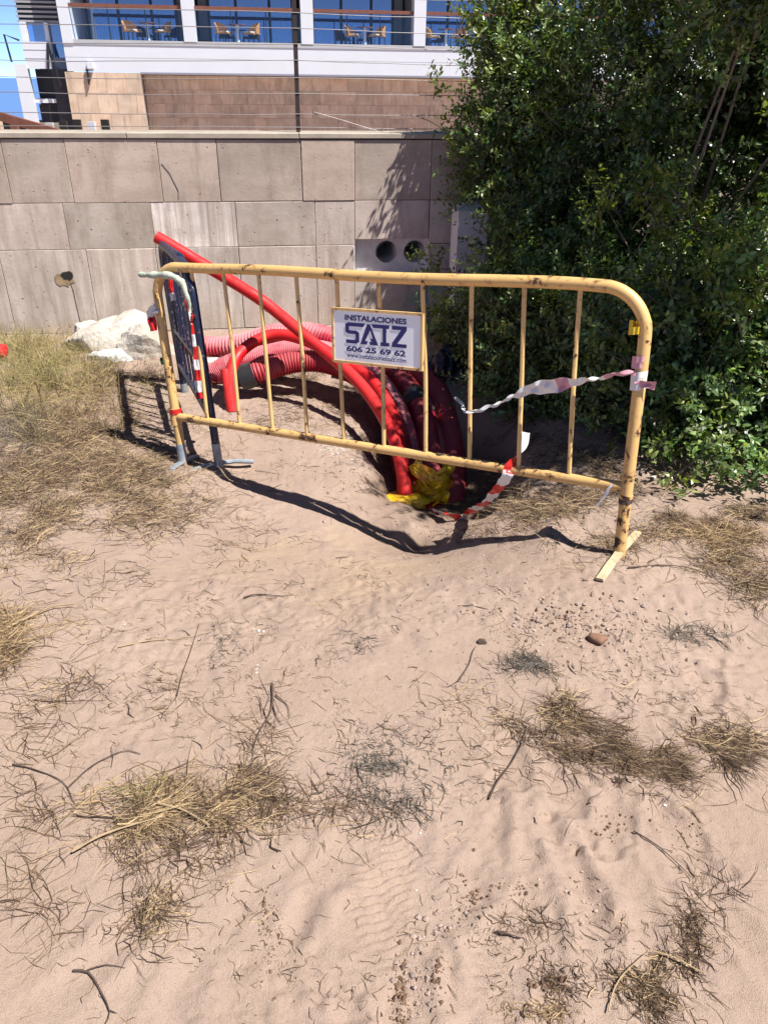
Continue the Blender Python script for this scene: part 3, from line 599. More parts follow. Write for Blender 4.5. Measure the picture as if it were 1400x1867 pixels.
# sign board (part of the barrier)
SW, SH = .392, .197; so = bp(1.208, .806, .024); su = -E1; sv = -E2
SM = Matrix(((su[0], E2[0], EN[0], so[0]-BF[0]), (su[1], E2[1], EN[1], so[1]-BF[1]), (su[2], E2[2], EN[2], so[2]-BF[2]), (0, 0, 0, 1)))
sign = MB().box(0, SW, -SH, 0, -.004, 0).build('sign_board', M['sign'], barrier, False); sign.matrix_local = SM; sign['label'] = 'white company sign with dark blue lettering in a yellow frame'
sf = MB(); fw = .010
for bx in ((-fw, SW+fw, 0, fw, -.012, .004), (-fw, SW+fw, -SH-fw, -SH, -.012, .004), (-fw, 0, -SH, 0, -.012, .0035), (SW, SW+fw, -SH, 0, -.012, .0035)): sf.box(*bx)
sf.build('sign_frame', M['yellow_clean'], sign, False)
def text(txt, s0, s1, t0_, t1_, bold=.0):
    cu = bpy.data.curves.new('txt', 'FONT'); cu.body = txt; cu.size = 1; cu.offset = bold; cu.resolution_u = 4
    o = bpy.data.objects.new('txt', cu); COL.objects.link(o); dg = bpy.context.evaluated_depsgraph_get(); me = bpy.data.meshes.new_from_object(o.evaluated_get(dg)); bpy.data.objects.remove(o)
    n = len(me.vertices); co = np.empty(n*3); me.vertices.foreach_get('co', co); co = co.reshape(-1, 3); mn, mx = co.min(0), co.max(0)
    co[:, 0] = (s0+(co[:, 0]-mn[0])/(mx[0]-mn[0])*(s1-s0))*SW; co[:, 1] = -(t1_-(co[:, 1]-mn[1])/(mx[1]-mn[1])*(t1_-t0_))*SH; co[:, 2] = .0012
    me.vertices.foreach_set('co', co.ravel()); me.materials.clear(); me.materials.append(M['ink']); me.update()
    o = bpy.data.objects.new('lettering', me); COL.objects.link(o); o.parent = sign; return o
text('INSTALACIONES', .135, .845, .075, .185, .035); text('606 25 69 62', .148, .838, .69, .805, .035); text('www.instalacionessaiz.com', .152, .845, .835, .925, .012)
def poly(*polys):
    b = MB()
    for P in polys: b.add([(s*SW, -t*SH, .0012) for s, t in P], [tuple(range(len(P)))[::-1]])
    return b.build('lettering', M['ink'], sign, False)
def R4(a, b, c, d): return [(a, c), (b, c), (b, d), (a, d)]
T0, T1 = .225, .635
poly([(.170, T0), (.375, T0), (.352, .297), (.192, .297), (.182, .310), (.182, .365), (.192, .378), (.270, .378), (.303, .415), (.303, .600), (.270, T1), (.145, T1), (.145, .565), (.250, .565), (.260, .555), (.260, .460), (.250, .448), (.172, .448), (.140, .412), (.140, .262)])
poly([(.398, T0+.01), (.432, T0+.01), (.448, .30), (.372, .565), (.405, .565), (.393, T1), (.318, T1)], [(.432, T0+.01), (.527, T1), (.432, T1), (.424, .575), (.448, .575), (.436, .505), (.462, .515), (.430, .33)], )
poly([(.445, T0), (.652, T0), (.652, .295), (.618, .295), (.618, .565), (.655, .565), (.655, T1), (.552, T1), (.552, .565), (.578, .565), (.578, .295), (.468, .295)])
poly([(.682, T0), (.848, T0), (.848, .30), (.742, .565), (.848, .565), (.848, T1), (.684, T1), (.684, .56), (.786, .297), (.682, .297)])

# ------------------------------------------------------------------ blue barriers standing end-on behind it
def blue_barrier(near, far, base0, base1, h, label, pitch=.1, feet=True):
    o = tag(empty('pedestrian_barrier', (near[0], near[1], base0)), label, 'barrier', 'dark blue barriers standing end on')
    a = np.array([near[0], near[1], base0]); b = np.array([far[0], far[1], base1]); Ln = np.linalg.norm(b-a); e = (b-a)/Ln; up = np.array([-.055, .05, 1.]); up -= e*(up @ e); up /= np.linalg.norm(up)
    q = lambda s, z: e*s+up*z
    c = .13; pts = [q(0, 0), q(0, .3), q(0, .6)]+[q(c-c*math.cos(t), h-c+c*math.sin(t)) for t in np.linspace(.15, 1.57, 7)]+[q(s, h) for s in np.linspace(c+.1, Ln-c-.1, 5)]+[q(Ln-c+c*math.sin(t), h-c+c*math.cos(t)) for t in np.linspace(0, 1.45, 7)]+[q(Ln, .6), q(Ln, .3), q(Ln, 0)]
    MB().tube(spline(pts, .03), .020, 12).build('frame', M['navy'], o, True, 60); MB().tube([q(.005, .25), q(Ln-.005, .25)], .018, 10).build('lower_rail', M['navy'], o)
    nb_ = int(Ln/pitch)
    for k in range(1, nb_): MB().tube([q(Ln*k/nb_, .25), q(Ln*k/nb_, h-.01)], .0075, 6).build('bar', M['navy'], o)
    sd = np.cross(e, up); sd /= np.linalg.norm(sd)
    for s in ((0, Ln) if feet else ()):
        MB().tube([q(s, -.002)+sd*.17, q(s, .018)+sd*.08, q(s, .022), q(s, .018)-sd*.08, q(s, -.002)-sd*.17], .012, 8).build('foot', M['zinc'], o)
        MB().tube([q(s, .0), q(s, .13)], .0215, 12).build('worn_post_end', M['zinc'], o)
    return o
n1 = at_z(400, 852, -.125); f1 = at_y(305, 443, 4.42)
blue_barrier((n1[0], n1[1]), (f1[0], f1[1]), -.125, f1[2]-.945, .945, 'dark blue barrier whose scuffed near post stands by the yellow one', .15)
blue_barrier((n1[0]-.085, n1[1]+.22), (f1[0]+.012, f1[1]-.03), .10, f1[2]-.73, .72, 'shorter dark blue barrier hung on the left of the other blue one', .12, False)

# ------------------------------------------------------------------ conduits
def pipe(name, label, pts, r, m, corr=None, amp=0.0022, wall_t=.006, group='red conduits coming out of the trench', seg=16):
    path = spline([at_y(*p) for p in pts], corr/2 if corr else .02)
    org = path[0].copy(); o = empty(name, tuple(org)); tag(o, label, 'pipe', group)
    path = [p-org for p in path]
    rf = (lambda i, t: r+(amp if i % 2 else -amp)) if corr else (lambda i, t: r)
    b = MB(); b.tube(path, rf, seg, caps=False)
    d = path[0]-path[1]; d /= np.linalg.norm(d)          # open mouth: inner wall
    b.tube([path[0], path[0]-d*.004, path[0]-d*.25], lambda i, t: (r-.0005 if i == 0 else r-wall_t), seg, caps=False)
    b.build('tube', M[m], o, True, 35 if corr else 60); return o, path
pipe('conduit', 'smooth bright red pipe whose free end rises highest, over the barriers', [(286, 432, 4.45), (345, 467, 4.42), (470, 543, 4.36), (556, 612, 4.24), (640, 683, 4.02), (690, 745, 3.82), (722, 812, 3.62), (737, 880, 3.45), (742, 920, 3.38), (744, 995, 3.26)], .0335, 'red')
pipe('conduit', 'smooth bright red pipe arching over and drooping to the sand', [(425, 752, 4.14), (419, 715, 4.20), (424, 668, 4.30), (450, 632, 4.42), (500, 610, 4.48), (560, 622, 4.42), (620, 655, 4.30), (672, 688, 4.15), (706, 735, 3.96), (726, 790, 3.76), (733, 850, 3.58), (735, 915, 3.42), (737, 990, 3.30)], .0335, 'red')
pipe('conduit', 'thick red pipe with a wide open end on the sand, left', [(386, 688, 4.62), (420, 668, 4.62), (480, 652, 4.62), (560, 640, 4.58), (640, 662, 4.45), (700, 715, 4.25), (735, 790, 4.0), (750, 880, 3.7), (752, 955, 3.58)], .074, 'corr2', .012, .0012)
pipe('conduit', 'pink ribbed pipe lying hindmost along the wall', [(330, 622, 5.2), (380, 634, 5.15), (440, 628, 5.1), (510, 610, 5.05), (580, 612, 4.95), (650, 640, 4.8), (715, 690, 4.6), (770, 760, 4.3), (800, 840, 3.95), (815, 900, 3.65), (817, 975, 3.53)], .072, 'corr2', .024, .0055)
o, pth = pipe('conduit', 'ribbed red pipe with a black coupling at its open end', [(440, 690, 4.36), (480, 676, 4.38), (540, 660, 4.42), (600, 662, 4.40), (660, 690, 4.28), (705, 745, 4.08), (730, 820, 3.82), (742, 890, 3.6), (744, 965, 3.48)], .064, 'corr', .018, .0035)
MB().tube([pth[0]-(pth[1]-pth[0])*.6, pth[0]+0*pth[1]+(pth[3]-pth[0])*1.0, pth[10]], .076, 20, caps=False).tube([pth[0]-(pth[1]-pth[0])*.6, pth[8]], .069, 20, caps=False).build('coupling', M['black'], o)
o, pth = pipe('conduit', 'dark red ribbed pipe joined by a black sleeve above the yellow wrap', [(640, 640, 4.75), (690, 655, 4.65), (725, 685, 4.50), (757, 728, 4.30), (775, 780, 4.08), (784, 840, 3.82), (786, 880, 3.62), (786, 915, 3.48), (788, 990, 3.36)], .064, 'corr', .016, .003)
i0 = min(range(len(pth)), key=lambda i: np.linalg.norm(pth[i]+np.array(o.location)-at_y(757, 728, 4.30)))
MB().tube(pth[i0-5:i0+8], .073, 20, caps=True).build('sleeve', M['black'], o)
pipe('conduit', 'thick dark red pipe, rightmost of those entering the trench', [(700, 640, 5.0), (745, 662, 4.88), (785, 700, 4.65), (812, 750, 4.40), (824, 810, 4.10), (824, 870, 3.80), (822, 915, 3.55), (824, 990, 3.43)], .078, 'corr', .012, .0012)

# ------------------------------------------------------------------ loose bits: bags, boards, rubble, tapes
def lump(name, label, cat, c, r, m, seed, rough=.25, sub=4, flat=None, group=None, rot=0, facet=.0, sharp=False, crumple=0.0):
    import bmesh
    bm = bmesh.new(); bmesh.ops.create_icosphere(bm, subdivisions=sub, radius=1); rr = np.random.default_rng(seed); ks = [(rr.normal(size=3)*f, rr.random()*6.28, a) for f, a in ((1.6, .5), (1.6, .5), (3.2, .3), (3.2, .3), (6.5, .16), (6.5, .16), (13, .07), (13, .07))]
    planes = [(v/np.linalg.norm(v), rr.uniform(.55, .85)) for v in rr.normal(size=(9, 3))]
    for v in bm.verts:
        p = np.array(v.co)
        if facet:
            for n_, d_ in planes:
                k = p @ n_
                if k > d_: p = p-n_*(k-d_)*facet
        q = sum(a*math.sin(p @ k+f) for k, f, a in ks); p = p*(1+rough*q)
        if crumple: p = p*(1+crumple*sum(a*(abs(math.sin(p @ k*1.3+f))-.6) for k, f, a in ks))
        v.co = (p[0]*r[0], p[1]*r[1], max(p[2]*r[2], -(flat if flat is not None else 9)))
    me = bpy.data.meshes.new(name); bm.to_mesh(me); bm.free(); me.materials.append(M[m]); me.polygons.foreach_set('use_smooth', [not sharp]*len(me.polygons))
    o = bpy.data.objects.new(name, me); COL.objects.link(o); o.location = tuple(c); o.rotation_euler = (0, 0, rad(rot)); tag(o, label, cat, group); return o
lump('rubble_block', 'large pale broken concrete lump leaning on the wall', 'rubble', at_y(210, 640, 5.30), (.40, .20, .31), 'rubble', 4, .07, 5, rot=8, facet=1.0, crumple=.12, sharp=True)
lump('rubble_block', 'pale rubble chunk crossed by the barriers\' shadow', 'rubble', at_y(268, 655, 5.10), (.22, .17, .23), 'rubble', 9, .05, 4, rot=-12, facet=1.0, crumple=.12, sharp=True)
lump('plaster_heap', 'white heap of plaster in front of the pale rubble', 'rubble', at_y(200, 668, 5.02), (.20, .13, .13), 'sack', 12, .06, 4, rot=5, facet=1.0, crumple=.15, sharp=True)
lump('rubble_block', 'small pale rubble piece beside the white plaster heap', 'rubble', at_y(150, 660, 5.2), (.13, .10, .09), 'rubble', 15, .05, 4, rot=30, facet=1.0, crumple=.12, sharp=True)
lump('rubble_block', 'upper left piece of the pale rubble heap at the wall', 'rubble', at_y(160, 618, 5.42), (.15, .10, .12), 'rubble', 17, .06, 4, rot=50, facet=1.0, crumple=.15, sharp=True)
lump('rubble_block', 'topmost chip on the pale rubble heap', 'rubble', at_y(248, 590, 5.38), (.14, .10, .09), 'rubble', 19, .06, 4, rot=-20, facet=1.0, crumple=.15, sharp=True)
bd = tag(empty('white_board', tuple(at_y(378, 668, 4.95)), rad(12)), 'white board offcut lying behind the red pipe ends', 'board'); MB().box(-.075, .075, -.012, .012, -.06, .055, M=Matrix.Rotation(rad(-25), 4, 'X')).build('panel', M['sack'], bd, False)
lump('black_bag', 'crumpled black plastic bag by the wall right of the sign', 'bag', at_y(812, 688, 4.75), (.17, .13, .21), 'bag', 21, .10, 5, facet=.6, crumple=.6)
lump('yellow_wrap', 'flattened scrap of yellow plastic at the trench lip', 'bag', og(742, 916)+np.array([0, 0, .018]), (.105, .07, .032), 'yellow_bag', 35, .2, 5, facet=.3, crumple=.4)
lump('stone', 'reddish brown stone lying on the sand below the barrier foot', 'stone', og(1085, 1168)+np.array([0, 0, .008]), (.034, .026, .018), 'stone', 41, .12, 3, facet=.6)
lump('plastic_scrap', 'red plastic scrap lying in the dry grass at the far left', 'litter', at_y(2, 640, 4.9), (.05, .05, .045), 'red', 43, .2, 3)
lump('stone', 'dark clod lying alone on the sand', 'stone', og(878, 1172)+np.array([0, 0, .004]), (.016, .012, .011), 'twig', 44, .15, 3, facet=.6)

def ribbon(name, label, pts, width, mats, pattern, wob=.2, cat='tape', twist0=0.0, crumple=.004, group=None):
    """a plastic tape along points; pattern gives the material of successive lengths"""
    path = spline(pts, .008); org = path[0].copy(); b = MB(); N_ = len(path); V = []; dist = 0.0; ids = []
    for i, p in enumerate(path):
        t = path[min(i+1, N_-1)]-path[max(i-1, 0)]; t /= np.linalg.norm(t); a = twist0+wob*math.sin(i*.13+twist0*3)+wob*.6*math.sin(i*.05)
        s = np.cross(t, np.array([0, 1., .2])); s /= np.linalg.norm(s); n_ = np.cross(s, t); sd = s*math.cos(a)+n_*math.sin(a); nn = np.cross(sd, t)
        wd = width(i/N_) if callable(width) else width
        for k in range(5): V.append(p-org+sd*wd*(k/4-.5)+nn*(crumple*math.sin(i*.7+k*1.9)+crumple*.8*math.sin(i*.31-k*2.7)))
        if i: dist += np.linalg.norm(path[i]-path[i-1])
        ids.append(pattern(dist))
    for i in range(N_-1):
        for k in range(4): b.f.append((i*5+k, i*5+5+k, i*5+6+k, i*5+1+k)); b.m.append(ids[i])
    b.v = [tuple(v) for v in V]; o = b.build(name, [M[m] for m in mats], None); o.location = tuple(org); return tag(o, label, cat, group)
stripe = lambda per: (lambda d: int(d/per) % 2)
yw = tag(empty('yellow_wrap', tuple(at_y(786, 900, 3.5))), 'yellow plastic bag wrapped round a pipe in the trench', 'bag'); yo = np.array(yw.location); ry = random.Random(5)
for k in range(9):      # overlapping folds of the sheet, wound round the pipe and trailing to the left
    h = -.03+.022*k; rr_ = .082+.012*ry.random(); a0 = ry.uniform(2.6, 3.6); a1 = a0+ry.uniform(2.6, 3.6)
    pts = [yo+np.array([rr_*math.cos(a0+(a1-a0)*q/7)-.008, rr_*1.05*math.sin(a0+(a1-a0)*q/7)+.02, h+.035*math.sin(q*.8+k)+ry.uniform(-.012, .012)]) for q in range(8)]
    if k < 3: pts = [pts[0]+np.array([-.10-.03*k, -.05, -.05-.01*k]), pts[0]+np.array([-.05, -.04, -.02])]+pts[1:]
    fo = ribbon('fold', None, pts, ry.uniform(.045, .075), ['yellow_bag', 'red_tape'], lambda d, k=k: 1 if (k in (3, 5) and .06 < d < .13) else 0, .5, cat=None, twist0=ry.uniform(-.3, .3), crumple=.009)
    fo.location = tuple(np.array(fo.location)-yo); fo.parent = yw
# long faded tape from the right post
ribbon('barrier_tape', 'torn faded white tape strung from the right barrier post', [bp(0.01, .668, .026), bp(.06, .665, .03), bp(.12, .645, .03), bp(.19, .625, .028), bp(.29, .598, .026), bp(.36, .578, .026), bp(.425, .548, .022), bp(.50, .505, .018), bp(.58, .470, .02), bp(.624, .462, .018), bp(.66, .478, -.03), bp(.705, .492, -.06)],
       lambda t: (.012+.045*math.exp(-((t-.40)/.16)**2)+.02*math.exp(-((t-.15)/.1)**2)), ['pink_tape', 'white_tape'], lambda d: 0 if d < .10 or .22 < d < .27 else 1, .55, crumple=.005)
def wrap(name, label, a, h0, h1, m, r=.0245, turns=2.5, cat='tape', group=None):
    b = MB(); n = 60; V = []
    for i in range(n+1):
        t = i/n; an = turns*2*math.pi*t; h = h0+(h1-h0)*t
        c = E1*math.cos(an)+EN*math.sin(an)
        for s in (-.5, .5): V.append(bp(a, h+s*(h1-h0)/turns*1.05)+c*(r+.0015*math.sin(i*1.3)+.0012*t)-bp(a, h0))
    b.add(V, [(2*i, 2*i+2, 2*i+3, 2*i+1) for i in range(n)]); o = b.build(name, M[m]); o.location = tuple(bp(a, h0)); return tag(o, label, cat, group)
wrap('tape_knot', 'white tape wound round the right barrier post', 0.004, .617, .668, 'white_tape'); wrap('tape_knot', 'faded pink tape wound above the white one on the right post', 0.007, .690, .722, 'pink_tape', turns=1.6)
wrap('yellow_tie', 'small yellow tie on the bend of the right barrier post', 0.030, .800, .828, 'yellow_bag', .0235, 1.2, 'tie'); wrap('wire_tie', 'thin wire wound low round the right barrier post', 0.0, .205, .222, 'twig', .0225, 2.0, 'tie')
ribbon('tape_scrap', 'short white tape end hanging at the right end of the lower rail', [bp(.045, .275, .025), bp(.062, .24, .03), bp(.09, .185, .03)], .008, ['white_tape'], lambda d: 0, .3)
ribbon('tape_scrap', 'pinkish brown tape stub sticking out of the right barrier post', [bp(.01, .630, .024), bp(-.03, .634, .02), bp(-.055, .632, .015)], .03, ['pink_tape'], lambda d: 0, .1)
# striped tape over the lower rail into the trench
e0, e1_, e2_ = og(846, 946), og(830, 951), og(788, 938); up_ = np.array([0, 0, .02]); r0 = bp(.445, .225, .024)
tp = [at_y(957, 788, 2.72), at_y(950, 815, 2.70), bp(.428, .285, .012), bp(.435, .262, .024), r0, r0*.6+e0*.4+np.array([0, 0, -.02]), e0*.8+r0*.2+up_*.5, e0+up_*.6, e1_+up_, e1_*.4+e2_*.6+up_*1.3, e2_+up_*.8]
ribbon('barrier_tape', 'red and white striped tape hanging over the lower rail into the trench', tp, .046, ['white_tape', 'red_tape'], stripe(.10), .12, twist0=.1, crumple=.003)
# left bundle
ribbon('barrier_tape', 'red and white striped tape hanging beside the blue barriers', [bp(LEN-.135, .80, -.05), bp(LEN-.14, .70, -.07), bp(LEN-.142, .58, -.07), bp(LEN-.14, .47, -.07), bp(LEN-.13, .38, -.07), bp(LEN-.135, .33, -.07)], .032, ['red_tape', 'white_tape'], stripe(.055), .35, twist0=.2)
ribbon('barrier_tape', 'knotted red and white tape at the top of the left barrier post', [bp(LEN+.035, .715, .03), bp(LEN+.01, .745, .035), bp(LEN-.01, .755, .03), bp(LEN+.02, .77, -.02), bp(LEN+.05, .735, .0), bp(LEN+.02, .700, .035), bp(LEN+.012, .655, .035)], .042, ['white_tape', 'red_tape'], lambda d: 1 if d > .16 else 0, .7, crumple=.008)
ribbon('tape_scrap', 'red tape scrap behind the rope at the left barrier corner', [bp(LEN-.06, .905, -.03), bp(LEN-.058, .85, -.03), bp(LEN-.065, .79, -.03)], .022, ['red_tape', 'white_tape'], lambda d: int(d > .075), .3)
ribbon('tape_scrap', 'red tape tuft below the rope on the first yellow bar', [bp(1.985, .755, .01), bp(1.965, .735, .016), bp(1.985, .70, .012)], .032, ['red_tape'], lambda d: 0, .8, crumple=.008)
rp = MB(); path = spline([L(p) for p in (bp(LEN+.06, .905, .04), bp(LEN+.0, .905, .045), bp(LEN-.07, .908, .04), bp(LEN-.14, .905, .04), bp(LEN-.185, .88, .03), bp(LEN-.20, .84, .025), bp(LEN-.215, .79, .02), bp(LEN-.215, .755, .025))], .012)
rp.tube(path, lambda i, t: .010+.006*math.sin(t*3.1)+.0025*math.sin(i*1.1)+.0015*math.sin(i*2.7), 9, caps=True)
rope = rp.build('cloth_rope', M['rope']); rope.location = tuple(BF); tag(rope, 'pale green cloth rope tied over the left end of the top rail', 'rope')
rp = MB(); rp.tube(spline([L(p) for p in (bp(LEN-.17, .935, .02), bp(LEN-.19, .88, .03), bp(LEN-.215, .80, .02), bp(LEN-.225, .76, .02))], .02), .006, 6); o = rp.build('cord', M['twig']); o.location = tuple(BF); tag(o, 'dark cord hanging from the top rail by the cloth rope', 'rope')
wrap('green_tie', 'green string tied half way up the left barrier post', LEN-.006, .50, .522, 'green_tie', .0245, 2.2, 'tie'); wrap('wire_tie', 'orange wire tie at the left end of the lower rail', LEN-.034, .262, .282, 'red_tape', .0285, 1.6, 'tie')

# ------------------------------------------------------------------ shrubs
def sprigs(C, D, size, rng, leaves=9, tone=(.040, .075, .018), bright=.5, young=.02):
    """leafy shoots at points C growing along D: returns vertices, faces, colours of all leaves"""
    n = len(C); L_ = rng.uniform(.7, 1.3, n)*size*3.0
    t = (np.arange(leaves)+.5)/leaves; a = rng.random((n, 1))*6.28+np.arange(leaves)[None]*2.4
    X = np.cross(D, rng.normal(size=(n, 3))); X /= np.linalg.norm(X, axis=1, keepdims=True); Y = np.cross(D, X)
    base = C[:, None]+D[:, None]*(t[None, :, None]*L_[:, None, None])
    out = X[:, None]*np.cos(a)[..., None]+Y[:, None]*np.sin(a)[..., None]
    ld = out*.85+D[:, None]*.45+rng.normal(size=(n, leaves, 3))*.28; ld[..., 2] += .12; ld /= np.linalg.norm(ld, axis=2, keepdims=True)
    nr = np.array([0, 0, .8])+D[:, None]*.7+rng.normal(size=(n, leaves, 3))*.5; sd = np.cross(ld, nr); sd /= np.linalg.norm(sd, axis=2, keepdims=True)+1e-9; nr = np.cross(sd, ld)
    ll = size*rng.uniform(.7, 1.25, (n, leaves, 1))*(1.1-.35*t[None, :, None]); wd = ll*rng.uniform(.19, .27, (n, leaves, 1))
    p0 = base; p1 = base+ld*ll*.38+sd*wd+nr*wd*.25; p2 = base+ld*ll-nr*ll*.10; p3 = base+ld*ll*.38-sd*wd+nr*wd*.25
    p1b = base+ld*ll*.75+sd*wd*.75; p3b = base+ld*ll*.75-sd*wd*.75
    V = np.stack([p0, p1, p1b, p2, p3b, p3], 2).reshape(-1, 3); m = n*leaves; o = np.arange(m)[:, None]*6
    F = np.concatenate([o+np.array([[0, 1, 4, 5]]), o+np.array([[1, 2, 3, 4]])], 0)
    col = np.array(tone)[None, None]*(1+bright*rng.normal(size=(n, 1, 1)))*rng.uniform([.85, 1, .7], [1.35, 1, 1.3], (n, 1, 3))*(1+.25*rng.normal(size=(n, leaves, 1))); col = np.clip(col, .008, .4)
    yl = rng.random((n, 1, 1)) < young; col = np.where(yl, np.array([.20, .24, .035])*rng.uniform(.6, 1.1, (n, leaves, 1)), col)
    col = np.repeat(col.reshape(-1, 3), 6, 0); return V, F, col
def crown_points(ells, n, rng, shell=.55, per=16):
    nc = max(4, n//per)
    vol = np.array([e[1][0]*e[1][1]*e[1][2] for e in ells])**(2/3); k = rng.choice(len(ells), nc, p=vol/vol.sum())
    d = rng.normal(size=(nc, 3)); d /= np.linalg.norm(d, axis=1, keepdims=True); r = (shell+(1-shell)*rng.random(nc)**.6)
    r *= 1+.14*np.sin(d[:, 0]*5+k)+.12*np.sin(d[:, 1]*7+d[:, 2]*6+k*2)+.10*rng.normal(size=nc)
    c = np.array([e[0] for e in ells])[k]; rad_ = np.array([e[1] for e in ells])[k]
    C = c+d*rad_*r[:, None]; G = d/rad_; G /= np.linalg.norm(G, axis=1, keepdims=True)
    m = np.repeat(np.arange(nc), per); sp = rng.uniform(.035, .085, nc)[m][:, None]
    off = rng.normal(size=(len(m), 3))*sp; P = C[m]+off; G = G[m]*.8+off/sp*.45+rng.normal(size=(len(m), 3))*.25; G[:, 2] += .35
    return P, G/np.linalg.norm(G, axis=1, keepdims=True)
def shrub(name, label, base, ells, n, size, seed, limbs, tone, leaves=9, bright=.35, young=.02, extra=None, cut=None):
    rng = np.random.default_rng(seed); root = tag(empty(name, tuple(base)), label, 'shrub')
    P, G = crown_points(ells, n, rng); yg = np.full(len(P), young)
    if extra is not None: P = np.r_[P, extra[0]]; G = np.r_[G, extra[1]]; yg = np.r_[yg, np.full(len(extra[0]), .75)]
    ok = P[:, 2] > gz(P[:, 0], P[:, 1])+.02
    wd = (P-W0) @ WN; ok &= (wd > .05) | (P[:, 2] > 1.32)
    if cut is not None: ok &= ~cut(P)
    P, G, yg = P[ok], G[ok], yg[ok]
    V, F, c = sprigs(P, G, size, rng, leaves, tone, bright, yg[:, None, None])
    np_mesh('crown', V-np.array(base), F, M['leaf'], False, c, root)
    # twigs under the leaves, one mesh of fine wood; limbs from the base
    tv = MB(); sel = rng.choice(len(P), min(len(P), 1500), replace=False)
    for i in sel:
        a = P[i]; q = a-G[i]*rng.uniform(.08, .22)+rng.normal(size=3)*.03; tv.tube([q-base, (a+q)/2-base+rng.normal(size=3)*.01, a+G[i]*size*2-base], lambda i_, t: .0035-.0022*t, 4, caps=False)
    tv.build('twigs', M['bark'], root)['kind'] = 'stuff'
    for k in range(limbs):
        e = ells[rng.integers(len(ells))]; tip = np.array(e[0])+rng.normal(size=3)*np.array(e[1])*.4; b0 = np.array(base)+np.array([rng.normal()*.12, rng.normal()*.12, -.03])
        mid = b0*.5+tip*.5+rng.normal(size=3)*.12; pth = spline([b0-base, mid-base, tip-base], .08)
        MB().tube(pth, lambda i, t: .013*(1-.75*t), 8).build('limb', M['bark'], root)
    return root
def el(px, py, Y, r): return (tuple(at_y(px, py, Y)), r)
rs = np.random.default_rng(77)
def spray(px, py, Y, n, r, rng=rs):
    c = at_y(px, py, Y); P = c+rng.normal(size=(n, 3))*np.array([r, r, r]); G = rng.normal(size=(n, 3))*.5+np.array([-.4, -.3, .6]); return P, G/np.linalg.norm(G, axis=1, keepdims=True)
left_ = [el(1000, 60, 5.85, (.42, .28, .45)), el(975, 230, 5.80, (.48, .26, .40)), el(1010, 350, 5.6, (.46, .30, .36)), el(955, 140, 5.80, (.34, .24, .34)), el(900, 300, 5.78, (.2, .2, .26))]
shrub('side_shrub', 'mid green shrub leaning over the wall top left of the dark one', np.array([.95, 5.45, -.02]), left_, 3000, .042, 8, 6, (.135, .205, .062), 9, .4, .09, tuple(np.concatenate(q) for q in zip(*[spray(895, 45, 5.8, 16, .05), spray(870, 30, 5.8, 10, .05), spray(850, 265, 5.75, 14, .05), spray(798, 155, 5.85, 6, .025), spray(880, 180, 5.8, 10, .05), spray(835, 230, 5.8, 10, .05)])))
big = [el(1250, 60, 5.2, (.62, .6, .6)), el(1260, 180, 4.9, (.85, .7, .65)), el(1380, 60, 4.6, (.9, .8, .8)),
       ((2.7, 4.9, 2.0), (1.0, .9, .85)), ((3.3, 4.4, 1.6), (1.0, .9, 1.2)), el(1180, 400, 5.3, (.9, .5, .5)), el(1120, 560, 5.2, (.8, .5, .5)), ((1.45, 3.75, 2.12), (.40, .36, .34)), ((1.80, 2.98, 2.38), (.55, .50, .42)), ((1.80, 2.98, 2.42), (.45, .40, .34)), ((1.78, 3.02, 2.36), (.40, .36, .30)), ((1.45, 3.75, 2.12), (.32, .30, .28)), el(1190, 300, 5.5, (.55, .4, .5)), el(1300, 380, 5.0, (.8, .5, .5)), ((2.5, 4.6, 1.6), (.6, .5, .6))]  # with unseen overhead lobes added to shade the trench and the right-hand pipes
shrub('large_shrub', 'tall dark green shrub overhanging the stone wall at the right', np.array([1.9, 5.0, .0]), big, 19000, .040, 3, 9, (.070, .112, .034), 10, .4, .03)
mid_ = [el(1050, 560, 4.5, (.50, .40, .32)), el(930, 590, 4.75, (.28, .28, .30)), el(1010, 680, 4.3, (.34, .30, .24)), el(960, 480, 5.0, (.34, .3, .26)), el(1120, 640, 4.0, (.38, .32, .36)), el(860, 600, 4.95, (.16, .16, .24)), el(950, 705, 4.25, (.24, .2, .16)), el(1060, 745, 4.0, (.26, .2, .16))]
ex = [spray(776, 478, 5.3, 5, .03), spray(790, 500, 5.2, 12, .05), spray(820, 540, 5.1, 14, .07), spray(800, 600, 5.0, 8, .06), spray(840, 640, 4.9, 10, .07), spray(925, 520, 4.7, 12, .06), spray(960, 470, 4.8, 14, .05), spray(900, 545, 4.75, 12, .05)]
mid_root = shrub('middle_shrub', 'leafy shrub seen through the right half of the yellow barrier', np.array([1.0, 4.6, -.02]), mid_, 4600, .040, 5, 6, (.130, .200, .060), 9, .4, .09, (np.concatenate([e[0] for e in ex]), np.concatenate([e[1] for e in ex])))
for pts in ([(865, 575, 4.7), (905, 600, 4.66), (945, 625, 4.6), (990, 640, 4.55)], [(1020, 570, 4.3), (1050, 592, 4.28), (1085, 622, 4.25)], [(795, 500, 5.1), (830, 530, 5.05), (870, 565, 5.0)], [(885, 660, 4.45), (925, 672, 4.42), (960, 690, 4.4)], [(790, 600, 5.0), (815, 640, 4.95), (850, 690, 4.9)], [(840, 590, 4.8), (850, 640, 4.8), (880, 700, 4.7)]):
    MB().tube(spline([at_y(*p)-np.array([1.0, 4.6, -.02]) for p in pts], .03), lambda i, t: .007*(1-.6*t), 6).build('bare_branch', M['pale_bark'], mid_root)
